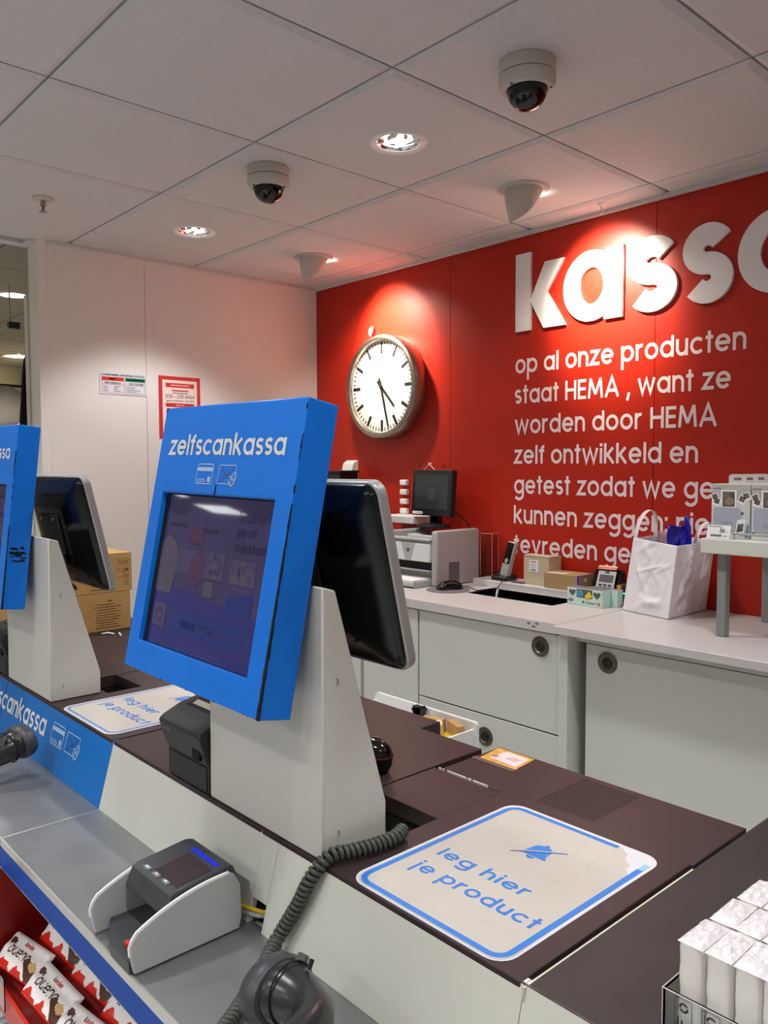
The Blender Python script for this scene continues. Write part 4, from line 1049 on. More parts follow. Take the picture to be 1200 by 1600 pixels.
def counter(name_label, X0, blue, X1=None, simple=False):
    X1 = X0 + 1.05 if X1 is None else X1
    t = thing('checkout_counter', name_label, 'counter', ((X0 + X1) / 2, .9, 0), group='self checkout counters')
    g = .0015
    M_T = M_DARKTOP2 if simple else M_DARKTOP
    mb = MB(); mb.box(X0 + .004, X1 - .004, .655, 1.17, .08, .72); mb.box(X0 + .02, X1 - .02, .70, 1.14, 0, .08); mb.box(X0 + .004, X1 - .004, .70, 1.17, .72, .795)
    mb.build('body', M_PANEL, t)
    if simple:
        mb = MB(); mb.box(X0 + .003, X1 - g, .6768, 1.30, .826, ZC - .001); mb.build('worktop', M_T, t, bevel=.0015)
        mb = MB(); mb.box(X0 + .0004, X0 + .003, .672, 1.05, .80, ZC - .002); mb.build('pale_edge', mat('edge_cream', (206, 200, 178), .6), t)
    else:
        a, b, c, d = X0 + .543, X0 + .553, X0 + .703, X1 - .004
        mb = MB(); mb.prism([(X0 + g, .675), (a, .675), (a, 1.193), (X0 + .370, 1.193), (X0 + .370, 1.255), (X0 + g, 1.255)], 'z', .828, ZC); mb.build('worktop', M_T, t, bevel=.0015)
        mb = MB(); mb.prism([(a + .001, .675), (d, .675), (d, 1.058), (c, 1.058), (c, .812), (a + .001, .812)], 'z', .828, ZC); mb.build('front_worktop', M_T, t, bevel=.0015)
        mb = MB(); mb.box(a + .002, c - .002, .903, 1.056, .832, ZC - .0015); mb.build('hatch_lid', M_T, t, bevel=.0012)
        mb = MB(); mb.box(b, d, 1.063, 1.236, .830, ZC - .004); s = mb.build('vent_strip', M_T, t, bevel=.0015)
        mb = MB()
        for k in range(17): mb.box(X0 + .762, X0 + .872, 1.082 + k * .0083, 1.0845 + k * .0083, ZC - .0042, ZC - .0034)
        mb.build('vent_groove', mat('groove_dark', (44, 34, 35), .6), s)
        mb = MB(); mb.box(a + .004, c - .001, .814, .902, .775, .778); mb.box(a + .004, a + .006, .814, .902, .775, .828); mb.box(c - .003, c - .001, .814, .902, .775, .828); mb.box(a + .004, c - .001, .900, .902, .775, .828); mb.build('cable_well', M_BLACKMAT, t)
        mb = MB(); [mb.box(b + q0, b + q1, 1.0588, 1.0612, ZC - .006, ZC + .0002) for q0, q1 in ((.0, .006), (.010, .013), (.022, .068), (.072, .080), (.084, .118))]; mb.build('chipped_edge', mat('chip_white', (226, 218, 214), .6), s)
    # sloping front panel, built as slabs
    segs = [(X0, X1)] if not blue else [(X0, X0 + .388), (X0 + .393, X1)]
    pan = None
    for (u0, u1) in segs:
        mb = MB()
        def slab(p0, p1, z0, z1):
            mb.add([(p0, PY(z0), z0), (p1, PY(z0), z0), (p1, PY(z0) + .012, z0), (p0, PY(z0) + .012, z0), (p0, PY(z1), z1), (p1, PY(z1), z1), (p1, PY(z1) + .012, z1), (p0, PY(z1) + .012, z1)],
                   [(0, 3, 2, 1), (4, 5, 6, 7), (0, 1, 5, 4), (1, 2, 6, 5), (2, 3, 7, 6), (3, 0, 4, 7)])
        if not blue and not simple:
            slab(u0, X0 + .551, .7265, .8585); slab(X0 + .590, u1, .7265, .8585); slab(X0 + .550, X0 + .591, .765, .8585)
        else: slab(u0, u1, .7265, .8585)
        pan = mb.build('front_panel', M_BLUE2 if blue else M_PANEL, t)
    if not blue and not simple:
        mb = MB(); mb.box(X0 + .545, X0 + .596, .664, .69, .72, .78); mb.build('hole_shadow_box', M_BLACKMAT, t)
    mb = MB(); mb.box(X0, X1, .6765, .6785, .852, .8594); mb.build('worn_edge', mat('edge_brown', (84, 74, 64), .7, noise=(80, .6)), t)
    if blue and X0 > -3:
        yd = Vector((0, .036, .134)).normalized(); e = Vector((0, -.0006, .0002))
        P = lambda u, v: Vector((u, .641, .726)) + yd * v + e
        mb = MB(); text(mb, 'zelfscankassa', P(-1.924 - .472, .0605), bx, yd, .0385, w=.21, track=.13, width=.472, asc=1.34)
        mb.build('lettering', mat('letter_cream', (226, 224, 216), .45), pan)
        mw, mr = MB(), MB(); card_icons(mw, mr, P(-1.883, .059), bx, yd, .070, .016)
        mw.build('icon_outline', mat('icon_cream', (170, 200, 226), .5), pan); mr.build('crossing_lines', mat('icon_red', (92, 66, 128), .5), pan)
    # steel tray with folded front edge
    mb = MB(); mb.box(X0 + .0012, X1 - .0012, .456, .652, .706, .726); mb.build('steel_tray', M_STEEL, t, bevel=.0015)
    mb = MB(); mb.box(X0 + .0012, X1 - .0012, .4525, .456, .712, .7262); mb.box(X0 + .0005, X0 + .0025, .456, .645, .7, .7263); mb.build('tray_rim', mat('rim_bright', (206, 204, 198), .35, metal=.6), t)
    mb = MB(); mb.box(X0 + .001, X1 - .001, .4520, .4560, .672, .7115); mb.build('edge_strip', M_BLUESTRIP, t)
    mb = MB(); mb.box(X0 + .001, X1 - .001, .4518, .4562, .6705, .672); mb.build('strip_lip', M_SILVER, t)
    return t
cA = counter('checkout counter with pale front panel and brown worktop carrying the nearest kiosk', -1.573, False)
cB = counter('checkout counter with bright blue front panel reading scankassa, at the left', -2.623, True)
counter('far checkout counter at the left picture edge, under the two cardboard boxes', -3.40, True, X1=-2.625, simple=True)
counter('charcoal checkout counter at the lower right, carrying the acrylic tissue tray', -.522, False, simple=True)

# cables in the panel opening
mb = MB(); mb.tube([(-1.075, .632, .748), (-1.04, .640, .747), (-1.0, .655, .747), (-.985, .668, .748)], .0032, 8)
tag(mb.build('cable', M_YELLOW, smooth=80), 'yellow cable leading from the note checker into the panel opening', 'cable')
mb = MB(); mb.tube([(-1.075, .630, .740), (-1.04, .639, .739), (-1.005, .652, .740), (-.99, .664, .742)], .0036, 8)
tag(mb.build('cable', M_LGREY, smooth=80), 'pale grey cable under the yellow cable at the panel opening', 'cable')

# ================================================================== SELF CHECKOUT KIOSKS
def screen_parts(T, hous, detail):
    """LCD picture: real lit shapes on the screen surface"""
    y = .0105
    mb = MB(T); mb.box(-.172, .172, .0110, .016, -.182, .082)
    m = mat('lcd_glow', (58, 52, 88), .04, emit=.22, spec=.6, noise=(9, .18)); scr = mb.build('screen', m, hous)
    col = [((44, 40, 68), .36), ((66, 60, 94), .42), ((46, 46, 104), .40), ((72, 48, 80), .40), ((36, 48, 106), .42), ((76, 68, 88), .40), ((58, 62, 116), .4)]
    ms = [mat('lcd_ink_%s' % 'abcdefg'[k], c, .05, emit=e * .55, spec=.6) for k, (c, e) in enumerate(col)]
    mb = MB(T); mb.ring((-.1745, .1725, -.1825, .083), (-.157, .157, -.1735, .074), .0090, .0104); mb.build('screen_bezel', M_BLACKMAT, scr)
    mb = MB(T); O = (0, y, 0)
    Q = lambda *a: rect2d(mb, O, bx, bz, *a)
    mb.use(2); mb.poly([(-.168, y + .0003, -.178), (.158, y + .0003, -.178), (.160, y + .0003, -.098), (-.168, y + .0003, -.070)])
    mb.use(0); text(mb, 'betaal met', (.062, y, .040), bx, bz, .0110, w=.2, track=.1, width=.072); text(mb, 'pin of', (.062, y, .018), bx, bz, .0110, w=.2, track=.1); text(mb, 'cadeaukaart', (.062, y, -.004), bx, bz, .0110, w=.2, track=.1, width=.082)
    Q(-.146, -.100, .044, .050); Q(-.142, -.088, .022, .028); Q(-.050, .008, .018, .024)
    mb.use(1); Q(-.160, .0, -.052, -.012); mb.use(5); mb.poly([(-.165 + .06 * u, y - .0002, v) for u, v in ((0, -.088), (.98, -.088), (1.15, -.040), (.95, -.004), (.45, .008), (.05, -.012))])
    mb.use(3); mb.poly([(u, y - .0002, v) for u, v in ((-.062, -.060), (-.036, -.068), (-.012, -.054), (-.012, -.030), (-.030, -.006), (-.058, -.030))]); mb.poly([(u, y - .0002, v) for u, v in ((-.075, .0), (-.068, .022), (-.050, .028), (-.03, .02), (-.028, -.002))])
    mb.use(4); Q(-.080, .128, -.148, -.112); mb.poly([(u, y - .0002, v) for u, v in ((.062, -.100), (.128, -.098), (.128, -.062), (.062, -.070))])
    mb.use(5); Q(-.002, .04, -.052, -.012); Q(.060, .125, -.052, -.016); Q(-.008, .02, -.080, -.056)
    mb.use(1); rr = random.Random(5)
    for k in range(14):
        a, b = rr.uniform(-.002, .03), rr.uniform(-.05, -.02); mb.poly([(a + du, y - .0004, b + dv) for du, dv in ((0, 0), (.009, 0), (.009, .008), (0, .008))])
        a, b = rr.uniform(.062, .116), rr.uniform(-.05, -.024); mb.poly([(a + du, y - .0004, b + dv) for du, dv in ((0, 0), (.007, 0), (.007, .01), (0, .01))])
    mb.use(1); mb.poly([(u, y - .0003, v) for u, v in rrect(-.150, -.108, -.144, -.106, .006)])
    mb.use(0); lines2d(mb, [(arc(-.129, -.125, .010, 20, 330, 16), False)], (0, y - .0005, 0), bx, bz, .002)
    mb.use(6)
    for k, (a, b) in enumerate(((-.058, -.030), (-.026, -.014), (-.010, .038), (.040, .066), (.085, .104))): Q(a, b, -.136, -.124)
    for k in range(3): Q(-.07, .05 + .02 * k, -.1605 - .005 * k, -.159 - .005 * k)
    # lift everything a hair in front of the glass
    mb.build('screen_picture', ms, scr)

def kiosk(loc, hloc, hrot, label, wear):
    X0 = loc[0]                               # column centre
    t = thing('self_checkout_kiosk', label, 'self checkout', loc, group='self checkout kiosks')
    mb = MB()
    x0, x1 = X0 - .155, X0 + .155
    mb.prism([(.678, ZC + .0006), (.800, ZC + .0006), (.800, .915), (.705, 1.245), (.681, 1.252)], 'x', x0, x1)
    col = mb.build('column', M_COLUMN, t, bevel=.003)
    mb = MB()
    for z, dx in ((1.115, .03), (.895, .03)): mb.tube([(x1 + .0004, .700 + dx * .2, z + .004), (x1 + .0012, .7015 + dx * .2, z + .002), (x1 + .0012, .7015 + dx * .2, z - .003), (x1 + .0004, .699 + dx * .2, z - .005)], .0007, 5)
    mb.build('scratch', M_GREYINK, col)
    mb = MB(); xm = (X0 + hloc[0]) / 2 - .01; mb.box(xm - .05, xm + .05, .660, .680, 1.13, 1.24); mb.box(xm - .02, xm + .02, .640, .662, 1.15, 1.23); mb.build('mounting_bracket', M_DGREY, t, bevel=.002)
    T = Matrix.Translation(hloc) @ Euler(hrot, 'XYZ').to_matrix().to_4x4()
    w, h, d = .2, .2214, .054
    mb = MB(T)
    mb.ring((-w, w, -h, h), (-.167, .159, -.1745, .076), 0, d)
    # worn black paint along the front right edge and scuffs
    rr = random.Random(11 + int(wear * 10)); mb.use(1); z = -h
    while z < h - .005:
        l = rr.uniform(.006, .018); f = max(0, 1 - (z + h) / (.30 if wear else .2)); a = rr.uniform(.0008, .0022) + .0042 * f; b = rr.uniform(.0005, .0015) + .0018 * f
        if f > 0.05 or rr.random() < .45:
            mb.poly([(w - a, -.0004, z), (w + .0004, -.0004, z), (w + .0004, -.0004, z + l), (w - a * rr.uniform(.6, 1), -.0004, z + l)])
            mb.poly([(w + .0004, -.0004, z), (w + .0004, b, z), (w + .0004, b * rr.uniform(.6, 1.2), z + l), (w + .0004, -.0004, z + l)])
        z += l
    for u0, u1 in ((-w, -w + .006),): mb.poly([(u0 - .0002, -.0004, h - .009), (u0 + .002, -.0004, h - .008), (u1, -.0004, h + .0002), (u0 - .0002, -.0004, h + .0002)])
    mb.poly([(-.004, -.0004, .0765), (.001, -.0004, .0765), (.0, -.0004, .094), (-.003, -.0004, .092)])
    for k in range(7):
        a = rr.uniform(-w + .01, w - .02); mb.poly([(a, -.0004, -h), (a + rr.uniform(.004, .012), -.0004, -h), (a + .004, -.0004, -h + .0015)])
    if not wear:
        for k in range(16):
            y0, z0 = .004 + .03 * rr.random(), -h + .105 + .042 * rr.random(); mb.poly([(w + .0004, y0, z0), (w + .0004, y0 + rr.uniform(.008, .02), z0 + rr.uniform(-.003, .003)), (w + .0004, y0 + rr.uniform(.008, .018), z0 + rr.uniform(.003, .006)), (w + .0004, y0 + .002, z0 + .004)])
    hb = mb.build('screen_housing', [M_BLUE, M_BLACKMAT], t, bevel=.0016)
    mb = MB(T); mb.box(-w + .004, w - .004, .046, .050, -h + .004, h - .004); mb.build('back_plate', M_BLACK, hb)
    screen_parts(T, hb, True)
    R3 = T.to_3x3(); xd, zd = R3 @ bx, R3 @ bz
    P = lambda u, v, e=.0005: T @ Vector((u, -e, v))
    mb = MB(); text(mb, 'zelfscankassa', P(-.1665, .1392), xd, zd, .0258, w=.21, track=.13, width=.332, asc=1.34); mb.build('lettering', mat('letter_cream', (226, 224, 216), .45), hb)
    mw, mr = MB(), MB(); card_icons(mw, mr, P(-.0635, .0935), xd, zd, .047, .017)
    mw.build('icon_outline', mat('icon_cream', (170, 200, 226), .5), hb); mr.build('crossing_lines', mat('icon_red2', (120, 58, 104), .5), hb)
    return t
k1 = kiosk((-1.035, .735, ZC), (-1.0919, .623, 1.301), (radians(-11.16), radians(.75), radians(.68)), 'blue self checkout screen reading zelfscankassa on a pale wedge column, the near one', True)
k2 = kiosk((-2.085, .735, ZC), (-2.2136, .6147, 1.3025), (radians(-6.6), 0, radians(2.55)), 'blue self checkout kiosk cut by the left picture edge, black scuffs on its side', False)

def till_monitor(loc, rot, label, plate):
    t = thing('till_monitor', label, 'monitor', loc, rot, group='till monitors', world=False)
    w, h = .38, .292
    out = rrect(-w / 2, w / 2, -h / 2, h / 2, .022, 6)
    mb = MB(); mb.prism([(v, u) for u, v in out], 'y', -.004, .014); mb.build('silver_frame', M_SILVER, t, bevel=.003)
    n = len(out); vs = []; fs = []
    rings = [(1.0, -.0042, .003), (1.0, -.010, .006), (.97, -.016, .01), (.62, -.036, .02), (.5, -.038, 0)]
    for s, y, ins in rings:
        for u, v in out:
            su = max(0, abs(u) - ins) * s * (1 if u > 0 else -1); sv = max(0, abs(v) - ins) * s * (1 if v > 0 else -1)
            vs.append((su, y, sv))
    for i in range(len(rings) - 1):
        for k in range(n): l = (k + 1) % n; fs.append((i * n + k, (i + 1) * n + k, (i + 1) * n + l, i * n + l))
    fs.append(tuple((len(rings) - 1) * n + k for k in range(n)))
    mb = MB(); mb.add(vs, fs); mb.build('back_shell', M_BLACKGLOSS, t, smooth=30)
    mb = MB(); mb.box(-w / 2 + .012, w / 2 - .012, .0142, .0155, -h / 2 + .012, h / 2 - .012); mb.build('screen', mat('till_screen', (20, 22, 28), .1, emit=.2), t)
    mb = MB(); mb.box(-.062, .062, -.043, -.038, -.048, .055); p = mb.build('mount_plate', M_PRN, t, bevel=.002)
    mb = MB()
    for x in (-.04, .04):
        for z in (-.036, .044): mb.cyl((x, -.046, z), (x, -.043, z), .005, seg=12)
    for x in (-.048, .048): mb.cyl((x, -.047, -.045), (x, -.043, -.045), .0045, seg=12)
    mb.build('screw', M_CHROME, p)
    mb = MB(); mb.box(-.055, .055, -.075, -.043, -.086, -.050); mb.box(-.03, .03, -.062, -.043, -.12, -.08); b = mb.build('tilt_bracket', M_DGREY, t, bevel=.002)
    mb = MB(); mb.box(-.045, -.02, -.0755, -.07, -.066, -.056); mb.box(.012, .037, -.0755, -.07, -.066, -.056); mb.build('bracket_slot', M_BLACKMAT, b)
    mb = MB(); mb.tube([(.02, -.05, -.09), (.05, -.055, -.11), (.085, -.05, -.128), (.06, -.04, -.14)], .004, 7); mb.tube([(-.02, -.05, -.09), (.03, -.058, -.125), (.055, -.05, -.139)], .004, 7)
    mb.build('cable', M_BLACK, t, smooth=80)
    return t
m1 = till_monitor((-1.037, .790, 1.256), (radians(13), 0, 0), 'black backed till monitor with silver edge behind the near blue kiosk', True)
dup(m1, (-2.090, .790, 1.256), 'black backed till monitor with silver edge behind the left blue kiosk')

# receipt printers
def receipt_printer(xr, label):
    t = thing('receipt_printer', label, 'receipt printer', (xr - .075, .75, ZC), group='receipt printers')
    x0 = xr - .147
    mb = MB(); mb.prism([(.678, ZC + .001), (.860, ZC + .001), (.860, ZC + .160), (.700, ZC + .126), (.668, ZC + .112), (.659, ZC + .105), (.675, ZC + .055), (.678, ZC + .050)], 'x', x0, xr); b = mb.build('body', M_PRN, t, bevel=.004, seg=3)
    mb = MB(); mb.box(x0 + .006, xr - .006, .6760, .679, ZC + .004, ZC + .047); mb.build('lower_cover', mat('graphite_dark', (36, 36, 37), .45), b, bevel=.001)
    mb = MB(); mb.box(xr - .040, xr - .016, .668, .68, ZC + .058, ZC + .079); mb.build('button_recess', M_BLACKMAT, b)
    mb = MB(); mb.box(x0 + .05, x0 + .085, .6765, .6785, ZC + .001, ZC + .008); mb.build('opening_notch', M_BLACKMAT, b)
    s = (.160 - .126) / .16
    zt = lambda y: ZC + .126 + (y - .700) * s
    mb = MB(); mb.add([(x0 + .022, .704, zt(.704) + .0006), (xr - .006, .704, zt(.704) + .0006), (xr - .006, .79, zt(.79) + .0006), (x0 + .022, .79, zt(.79) + .0006)], [(0, 1, 2, 3)]); mb.build('paper_mouth', M_BLACKMAT, b)
    mb = MB(); mb.add([(x0 + .034, .711, zt(.711) + .0012), (xr - .010, .711, zt(.711) + .0012), (xr - .010, .722, zt(.722) + .004), (x0 + .034, .722, zt(.722) + .004)], [(0, 1, 2, 3)]); mb.build('tear_bar', mat('tear_bar', (186, 182, 160), .35, metal=.4), b)
    d = Vector((0, -.016, .046)).normalized()
    mb = MB(); text(mb, 'EPSON', Vector((x0 + .009, .6652, ZC + .087)) + Vector((0, -.0008, 0)), bx, d, .0056, w=.24, track=.15); mb.build('brand_lettering', mat('pale_grey_ink', (128, 128, 126), .5), b)
    return t
receipt_printer(-1.193, 'black receipt printer on the counter left of the near kiosk column')
receipt_printer(-2.243, 'black receipt printer at the left picture edge beside the far kiosk column')
mb = MB(); mb.lathe([(.0005, 0), (.03, .002), (.04, .03), (.038, .062), (.028, .08), (.0005, .086)], Matrix.Translation((-2.47, .86, ZC + .0005)), seg=28)
tag(mb.build('paper_roll', M_PAPER, smooth=60), 'white rounded object standing behind the left receipt printer', 'roll')
mb = MB(); mb.box(-2.64, -2.50, .92, .935, ZC + .001, ZC + .09)
tag(mb.build('folder', M_YELLOW), 'yellow folder edge behind the left receipt printer', 'folder')

# ---- 'leg hier je product' stickers
def place_mat(dx, label, worn):
    t = thing('counter_sticker', label, 'sign', (-.69 + dx, .855, ZC), group='cream counter stickers')
    x0, x1, y0, y1 = -.826 + dx, -.556 + dx, .679, 1.037
    z = ZC + .0006
    rr = random.Random(4)
    base = rrect(x0, x1, y0, y1, .028, 6)
    mb = MB(); mb.prism(base, 'z', z - .0004, z); sh = mb.build('sheet', M_STICKWHITE, t)
    face = rrect(x0 + .004, x1 - .006, y0 + .004, y1 - .004, .024, 6)
    if worn:
        tear = [(-.590, 1.026), (-.612, 1.031)]
        face = []
        for (u, v) in rrect(x0 + .005, x1 - .003, y0 + .003, y1 - .010, .024, 6):
            if u > -.62 + dx and v > .95: continue
            face.append((u, v))
        # the ragged torn corner
        k = next(i for i, p in enumerate(face) if p[0] > x1 - .05 and i + 1 < len(face) and face[i + 1][0] < x1 - .05 and face[i + 1][1] > .9)
        rag = [(x1 - .010, .945), (x1 - .013, .955), (x1 - .016, .968), (x1 - .026, .978), (x1 - .025, .988), (x1 - .036, .996), (x1 - .043, 1.006), (x1 - .044, 1.014), (x1 - .055, 1.022), (x1 - .060, 1.027)]
        face = face[:k + 1] + rag + face[k + 1:]
    mb = MB(); mb.poly([(u, v, z + .0003) for u, v in face]); mb.build('face', M_STICKER, sh)
    def band(pts, wd, closed=True):
        mb = MB(); lines2d(mb, [(pts, closed)], (0, 0, z + .0006), bx, wy, wd); return mb
    b = rrect(x0 + .0115, x1 - .0095, y0 + .0095, y1 - .012, .020, 6)
    if worn:
        n = len(b); keep = [p for p in b]
        # open outline: the torn corner has lost its border
        st = next(i for i, p in enumerate(keep) if p[1] > 1.0)
        mb = MB()
        segA = [(x1 - .066, y1 - .012)] + [p for p in keep if p[0] < x0 + .05 and p[1] > .9] + [p for p in keep if p[0] < x0 + .05 and p[1] < .9] + [p for p in keep if p[0] > x1 - .05 and p[1] < .9] + [(x1 - .0095, y1 - .050)]
        lines2d(mb, [(segA, False)], (0, 0, z + .0006), bx, wy, .0085)
        mb.build('border', M_STICKBLUE, sh)
        mb = MB(); rect2d(mb, (0, 0, z + .0006), bx, wy, x1 - .0136, x1 - .0054, y1 - .050, y1 - .030); mb.build('faded_border', mat('faded_blue', (150, 196, 236), .5), sh)
    else:
        band(b, .005).build('border', mat('sticker_blue_far', (84, 140, 214), .45), sh)
    mb = MB()
    text(mb, 'leg hier', (-.789 + dx, .8135, z + .0006), bx, wy, .0195, w=.21, track=.20, width=.158, asc=1.36)
    mb.build('lettering', M_STICKBLUE, sh); mb = MB()
    text(mb, 'je product', (-.786 + dx, .7615, z + .0006), bx, wy, .0205, w=.21, track=.20, width=.208, asc=1.36)
    mb.build('lettering', M_STICKBLUE, sh); mb = MB()
    # bell with a stroke through it
    bc = (-.692 + dx, .925)
    dome = [(bc[0] + u, bc[1] + v) for u, v in [(-.024, -.014), (.024, -.014), (.018, -.006), (.016, .008)] + arc(0, .010, .013, 5, 175, 12, rx=.016) + [(-.016, .008), (-.018, -.006)]]
    mb.poly([(u, v, z + .0006) for u, v in dome]); mb.poly([(u, v, z + .0006) for u, v in [(bc[0] + p[0], bc[1] + p[1]) for p in arc(0, -.016, .007, 180, 360, 10)]])
    mb.poly([(bc[0] + .004 * cos(a), bc[1] + .024 + .004 * sin(a), z + .00065) for a in [2 * pi * k / 10 for k in range(10)]])
    lines2d(mb, [([(-.031, -.025), (.033, .027)], False)], (bc[0], bc[1], z + .0011), bx, wy, .0016)
    mb.build('bell_symbol', M_STICKBLUE, sh)
    mb = MB(); lines2d(mb, [([(-.0285, -.0188), (.0285, .0272)], False)], (bc[0], bc[1], z + .0009), bx, wy, .0026); mb.build('bell_gap', M_STICKER, sh)
    if worn:
        mb = MB()
        for k in range(22):
            a, c = rr.uniform(x0 + .03, x1 - .05), rr.uniform(y0 + .03, y1 - .03); s = rr.uniform(.0005, .0013)
            mb.poly([(a + s * cos(q) * 2, c + s * sin(q), z + .0007) for q in [2 * pi * i / 7 for i in range(7)]])
        mb.build('specks', mat('speck_grey', (176, 168, 160), .6), sh)
    return t
place_mat(0, 'cream worn sticker with blue border and crossed bell on the nearest brown worktop', True)
place_mat(-1.05, 'cream sticker with thin blue border on the left counter, partly behind the receipt printer', False)

# small orange card on the strip
t = thing('counter_card', 'small taped orange and pale pink card on the counter edge by the vent grooves', 'card', (-.97, 1.195, ZC - .004))
zc = ZC - .0036
mb = MB(); mb.add([(-1.008, 1.158, zc), (-.922, 1.162, zc), (-.930, 1.231, zc), (-1.018, 1.231, zc)], [(0, 1, 2, 3)]); sh = mb.build('card', mat('card_orange', (232, 170, 84), .4, noise=(70, .25)), t)
mb = MB(); mb.add([(-.996, 1.176, zc + .0003), (-.930, 1.172, zc + .0003), (-.936, 1.222, zc + .0003), (-.992, 1.224, zc + .0003)], [(0, 1, 2, 3)]); mb.build('pale_field', mat('card_pale', (246, 226, 226), .4, noise=(110, .1)), sh)
mb = MB()
for k in range(3): rect2d(mb, (-.972 + .003 * k, 1.192 + .006 * k, zc + .0006), bx, wy, 0, .026, 0, .002)
rect2d(mb, (-1.001, 1.184, zc + .0006), bx, wy, 0, .014, 0, .012); mb.build('print', mat('card_print2', (186, 132, 120), .5), sh)
mb = MB(); rect2d(mb, (-1.02, 1.150, zc + .0001), bx, wy, 0, .1, 0, .012); mb.build('tape', mat('clear_tape', (120, 104, 98), .15), sh)

# dark hand device behind the column
t = thing('hand_device', 'small black rounded device on the brown worktop behind the kiosk column', 'device', (-1.05, .96, ZC))
mb = MB(Matrix.Translation((-1.098, .958, ZC + .001)) @ Matrix.Rotation(radians(20), 4, 'Z')); mb.lathe([(.0005, 0), (.030, .001), (.036, .012), (.038, .030), (.034, .046), (.02, .058), (.0005, .061)], seg=30, sx=1.2, sy=.8); mb.build('body', M_BLACKGLOSS, t, smooth=60)
mb = MB(Matrix.Translation((-1.098, .958, ZC + .001)) @ Matrix.Rotation(radians(20), 4, 'Z')); mb.lathe([(.0385, .029), (.0388, .0305), (.0385, .032)], seg=30, sx=1.2, sy=.8); mb.build('red_line', mat('dull_red', (120, 44, 52), .4), t, smooth=60)

# ---- open drawer on the cashier side
t = thing('drawer', 'open white drawer with yellow and brown contents between the counters', 'drawer', (-1.76, 1.7, .54))
dx0, dx1, dy0, dy1, dz = -1.985, -1.545, 1.172, 1.765, .66
mb = MB(); mb.prism([(v, u) for u, v in rrect(dx0 - .004, dx1 + .006, dz - .16, dz + .006, .012)], 'y', dy1 - .008, dy1 + .004); mb.build('front', M_WHITE, t)
mb = MB(); mb.box(dx0 + .004, dx0 + .012, dy0, dy1 - .008, dz - .12, dz - .016); mb.box(dx1 - .012, dx1 - .004, dy0, dy1 - .008, dz - .12, dz - .016); mb.box(dx0, dx1, dy0, dy1 - .008, dz - .13, dz - .12); mb.box(dx0, dx1, dy0, dy0 + .008, dz - .12, dz - .016); mb.build('tray', M_WHITE, t)
mb = MB(); mb.box(-1.715, -1.711, dy0 + .02, dy1 - .01, dz - .12, dz - .02); mb.box(dx1 - .17, dx1 - .013, dy1 - .115, dy1 - .111, dz - .12, dz - .018); mb.build('divider', M_WHITE, t)
mb = MB(); mb.box(-1.632, dx1 - .016, dy1 - .10, dy1 - .012, dz - .119, dz - .035)
tag(mb.build('envelope', M_YELLOW, bevel=.002), 'yellow packet lying in the open white drawer', 'packet')
for k, (x, y, r, lb) in enumerate(((-1.672, 1.715, .3, 'brown card box left in the open white drawer, next to the coin roll'), (-1.592, 1.726, -.4, 'brown card flap right of the coin roll in the open white drawer'))):
    T = Matrix.Translation((x, y, dz - .0345 - .07 * (k == 0))) @ Matrix.Rotation(r, 4, 'Z')
    mb = MB(T); mb.box(-.035, .035, -.012, .012, 0, .035 + .07 * (k == 0)); tag(mb.build('card_box', M_CARD), lb, 'box')
mb = MB(); mb.cyl((-1.632, 1.70, dz - .034), (-1.620, 1.68, dz + .004), .013, seg=18)
tag(mb.build('coin_roll', mat('coin_paper', (236, 222, 190), .6)), 'pale coin roll standing in the open white drawer', 'coin roll')
for k, (x, lb) in enumerate(((-1.77, 'left one of two black clamps in the open white drawer'), (-1.738, 'right one of two black clamps in the open white drawer'))):
    mb = MB(Matrix.Translation((x, 1.738, dz - .1185)) @ Matrix.Rotation(.12 - k * .3, 4, 'Y')); mb.prism([(.128, -.024), (.132, .020), (.085, .006), (.085, -.006)], 'y', -.01, .012); mb.prism([(0, -.006), (0, .006), (.088, .006), (.088, -.006)], 'y', -.01, .012)
    tag(mb.build('clamp', M_BLACK), lb, 'clamp')

# ---- stacked cardboard boxes on the far counter
def big_box(z0, z1, y1, label, top):
    t = thing('cardboard_box', label, 'box', (-2.80, 1.05, z0))
    x1 = -2.66
    mb = MB(); mb.box(x1 - .30, x1, y1 - .40, y1, z0, z1); b = mb.build('box', M_CARD, t, bevel=.001)
    X = x1 + .0006; mb = MB(); q = lambda a, c, d, e: rect2d(mb, (X, y1, z0), wy, bz, -a, -c, d, e)
    if top:
        text(mb, '15X20', (X, y1 - .050, z0 + .094), wy, bz, .0085, w=.2, track=.14, width=.036)
        lines2d(mb, [([(-.066, .088), (-.010, .088), (-.010, .112), (-.066, .112)], True)], (X, y1, z0), wy, bz, .0008)
        for z in (.066, .048): q(.075, .008, z, z + .0012)
        text(mb, 'CE', (X, y1 - .034, z0 + .070), wy, bz, .006, w=.2); q(.022, .012, .0695, .079); q(.060, .042, .074, .076)
        lines2d(mb, [([(-.032, .052), (-.022, .052), (-.022, .062), (-.032, .062)], True)], (X, y1, z0), wy, bz, .001); q(.020, .010, .054, .057)
        for k in range(4): q(.03, .012, .040 - .007 * k, .0415 - .007 * k)
        q(.15, .085, .010, .013); q(.15, .09, .022, .024)
    else:
        q(.082, .066, .100, .105); rr = random.Random(2)
        for k in range(10): q(.13 - rr.uniform(0, .012), .03 + rr.uniform(0, .03), .090 - .0088 * k, .0925 - .0088 * k)
    mb.build('print', M_CARDDK, b)
    return t
big_box(ZC - .0005, .990, 1.214, 'lower of the two stacked brown cardboard boxes behind the left till monitor', False)
big_box(.9915, 1.124, 1.222, 'upper of the two stacked brown cardboard boxes, printed 15X20', True)
t = thing('white_wire_end', 'two short white cable ends on the dark counter below the cardboard boxes', 'cable', (-2.5, 1.1, ZC))
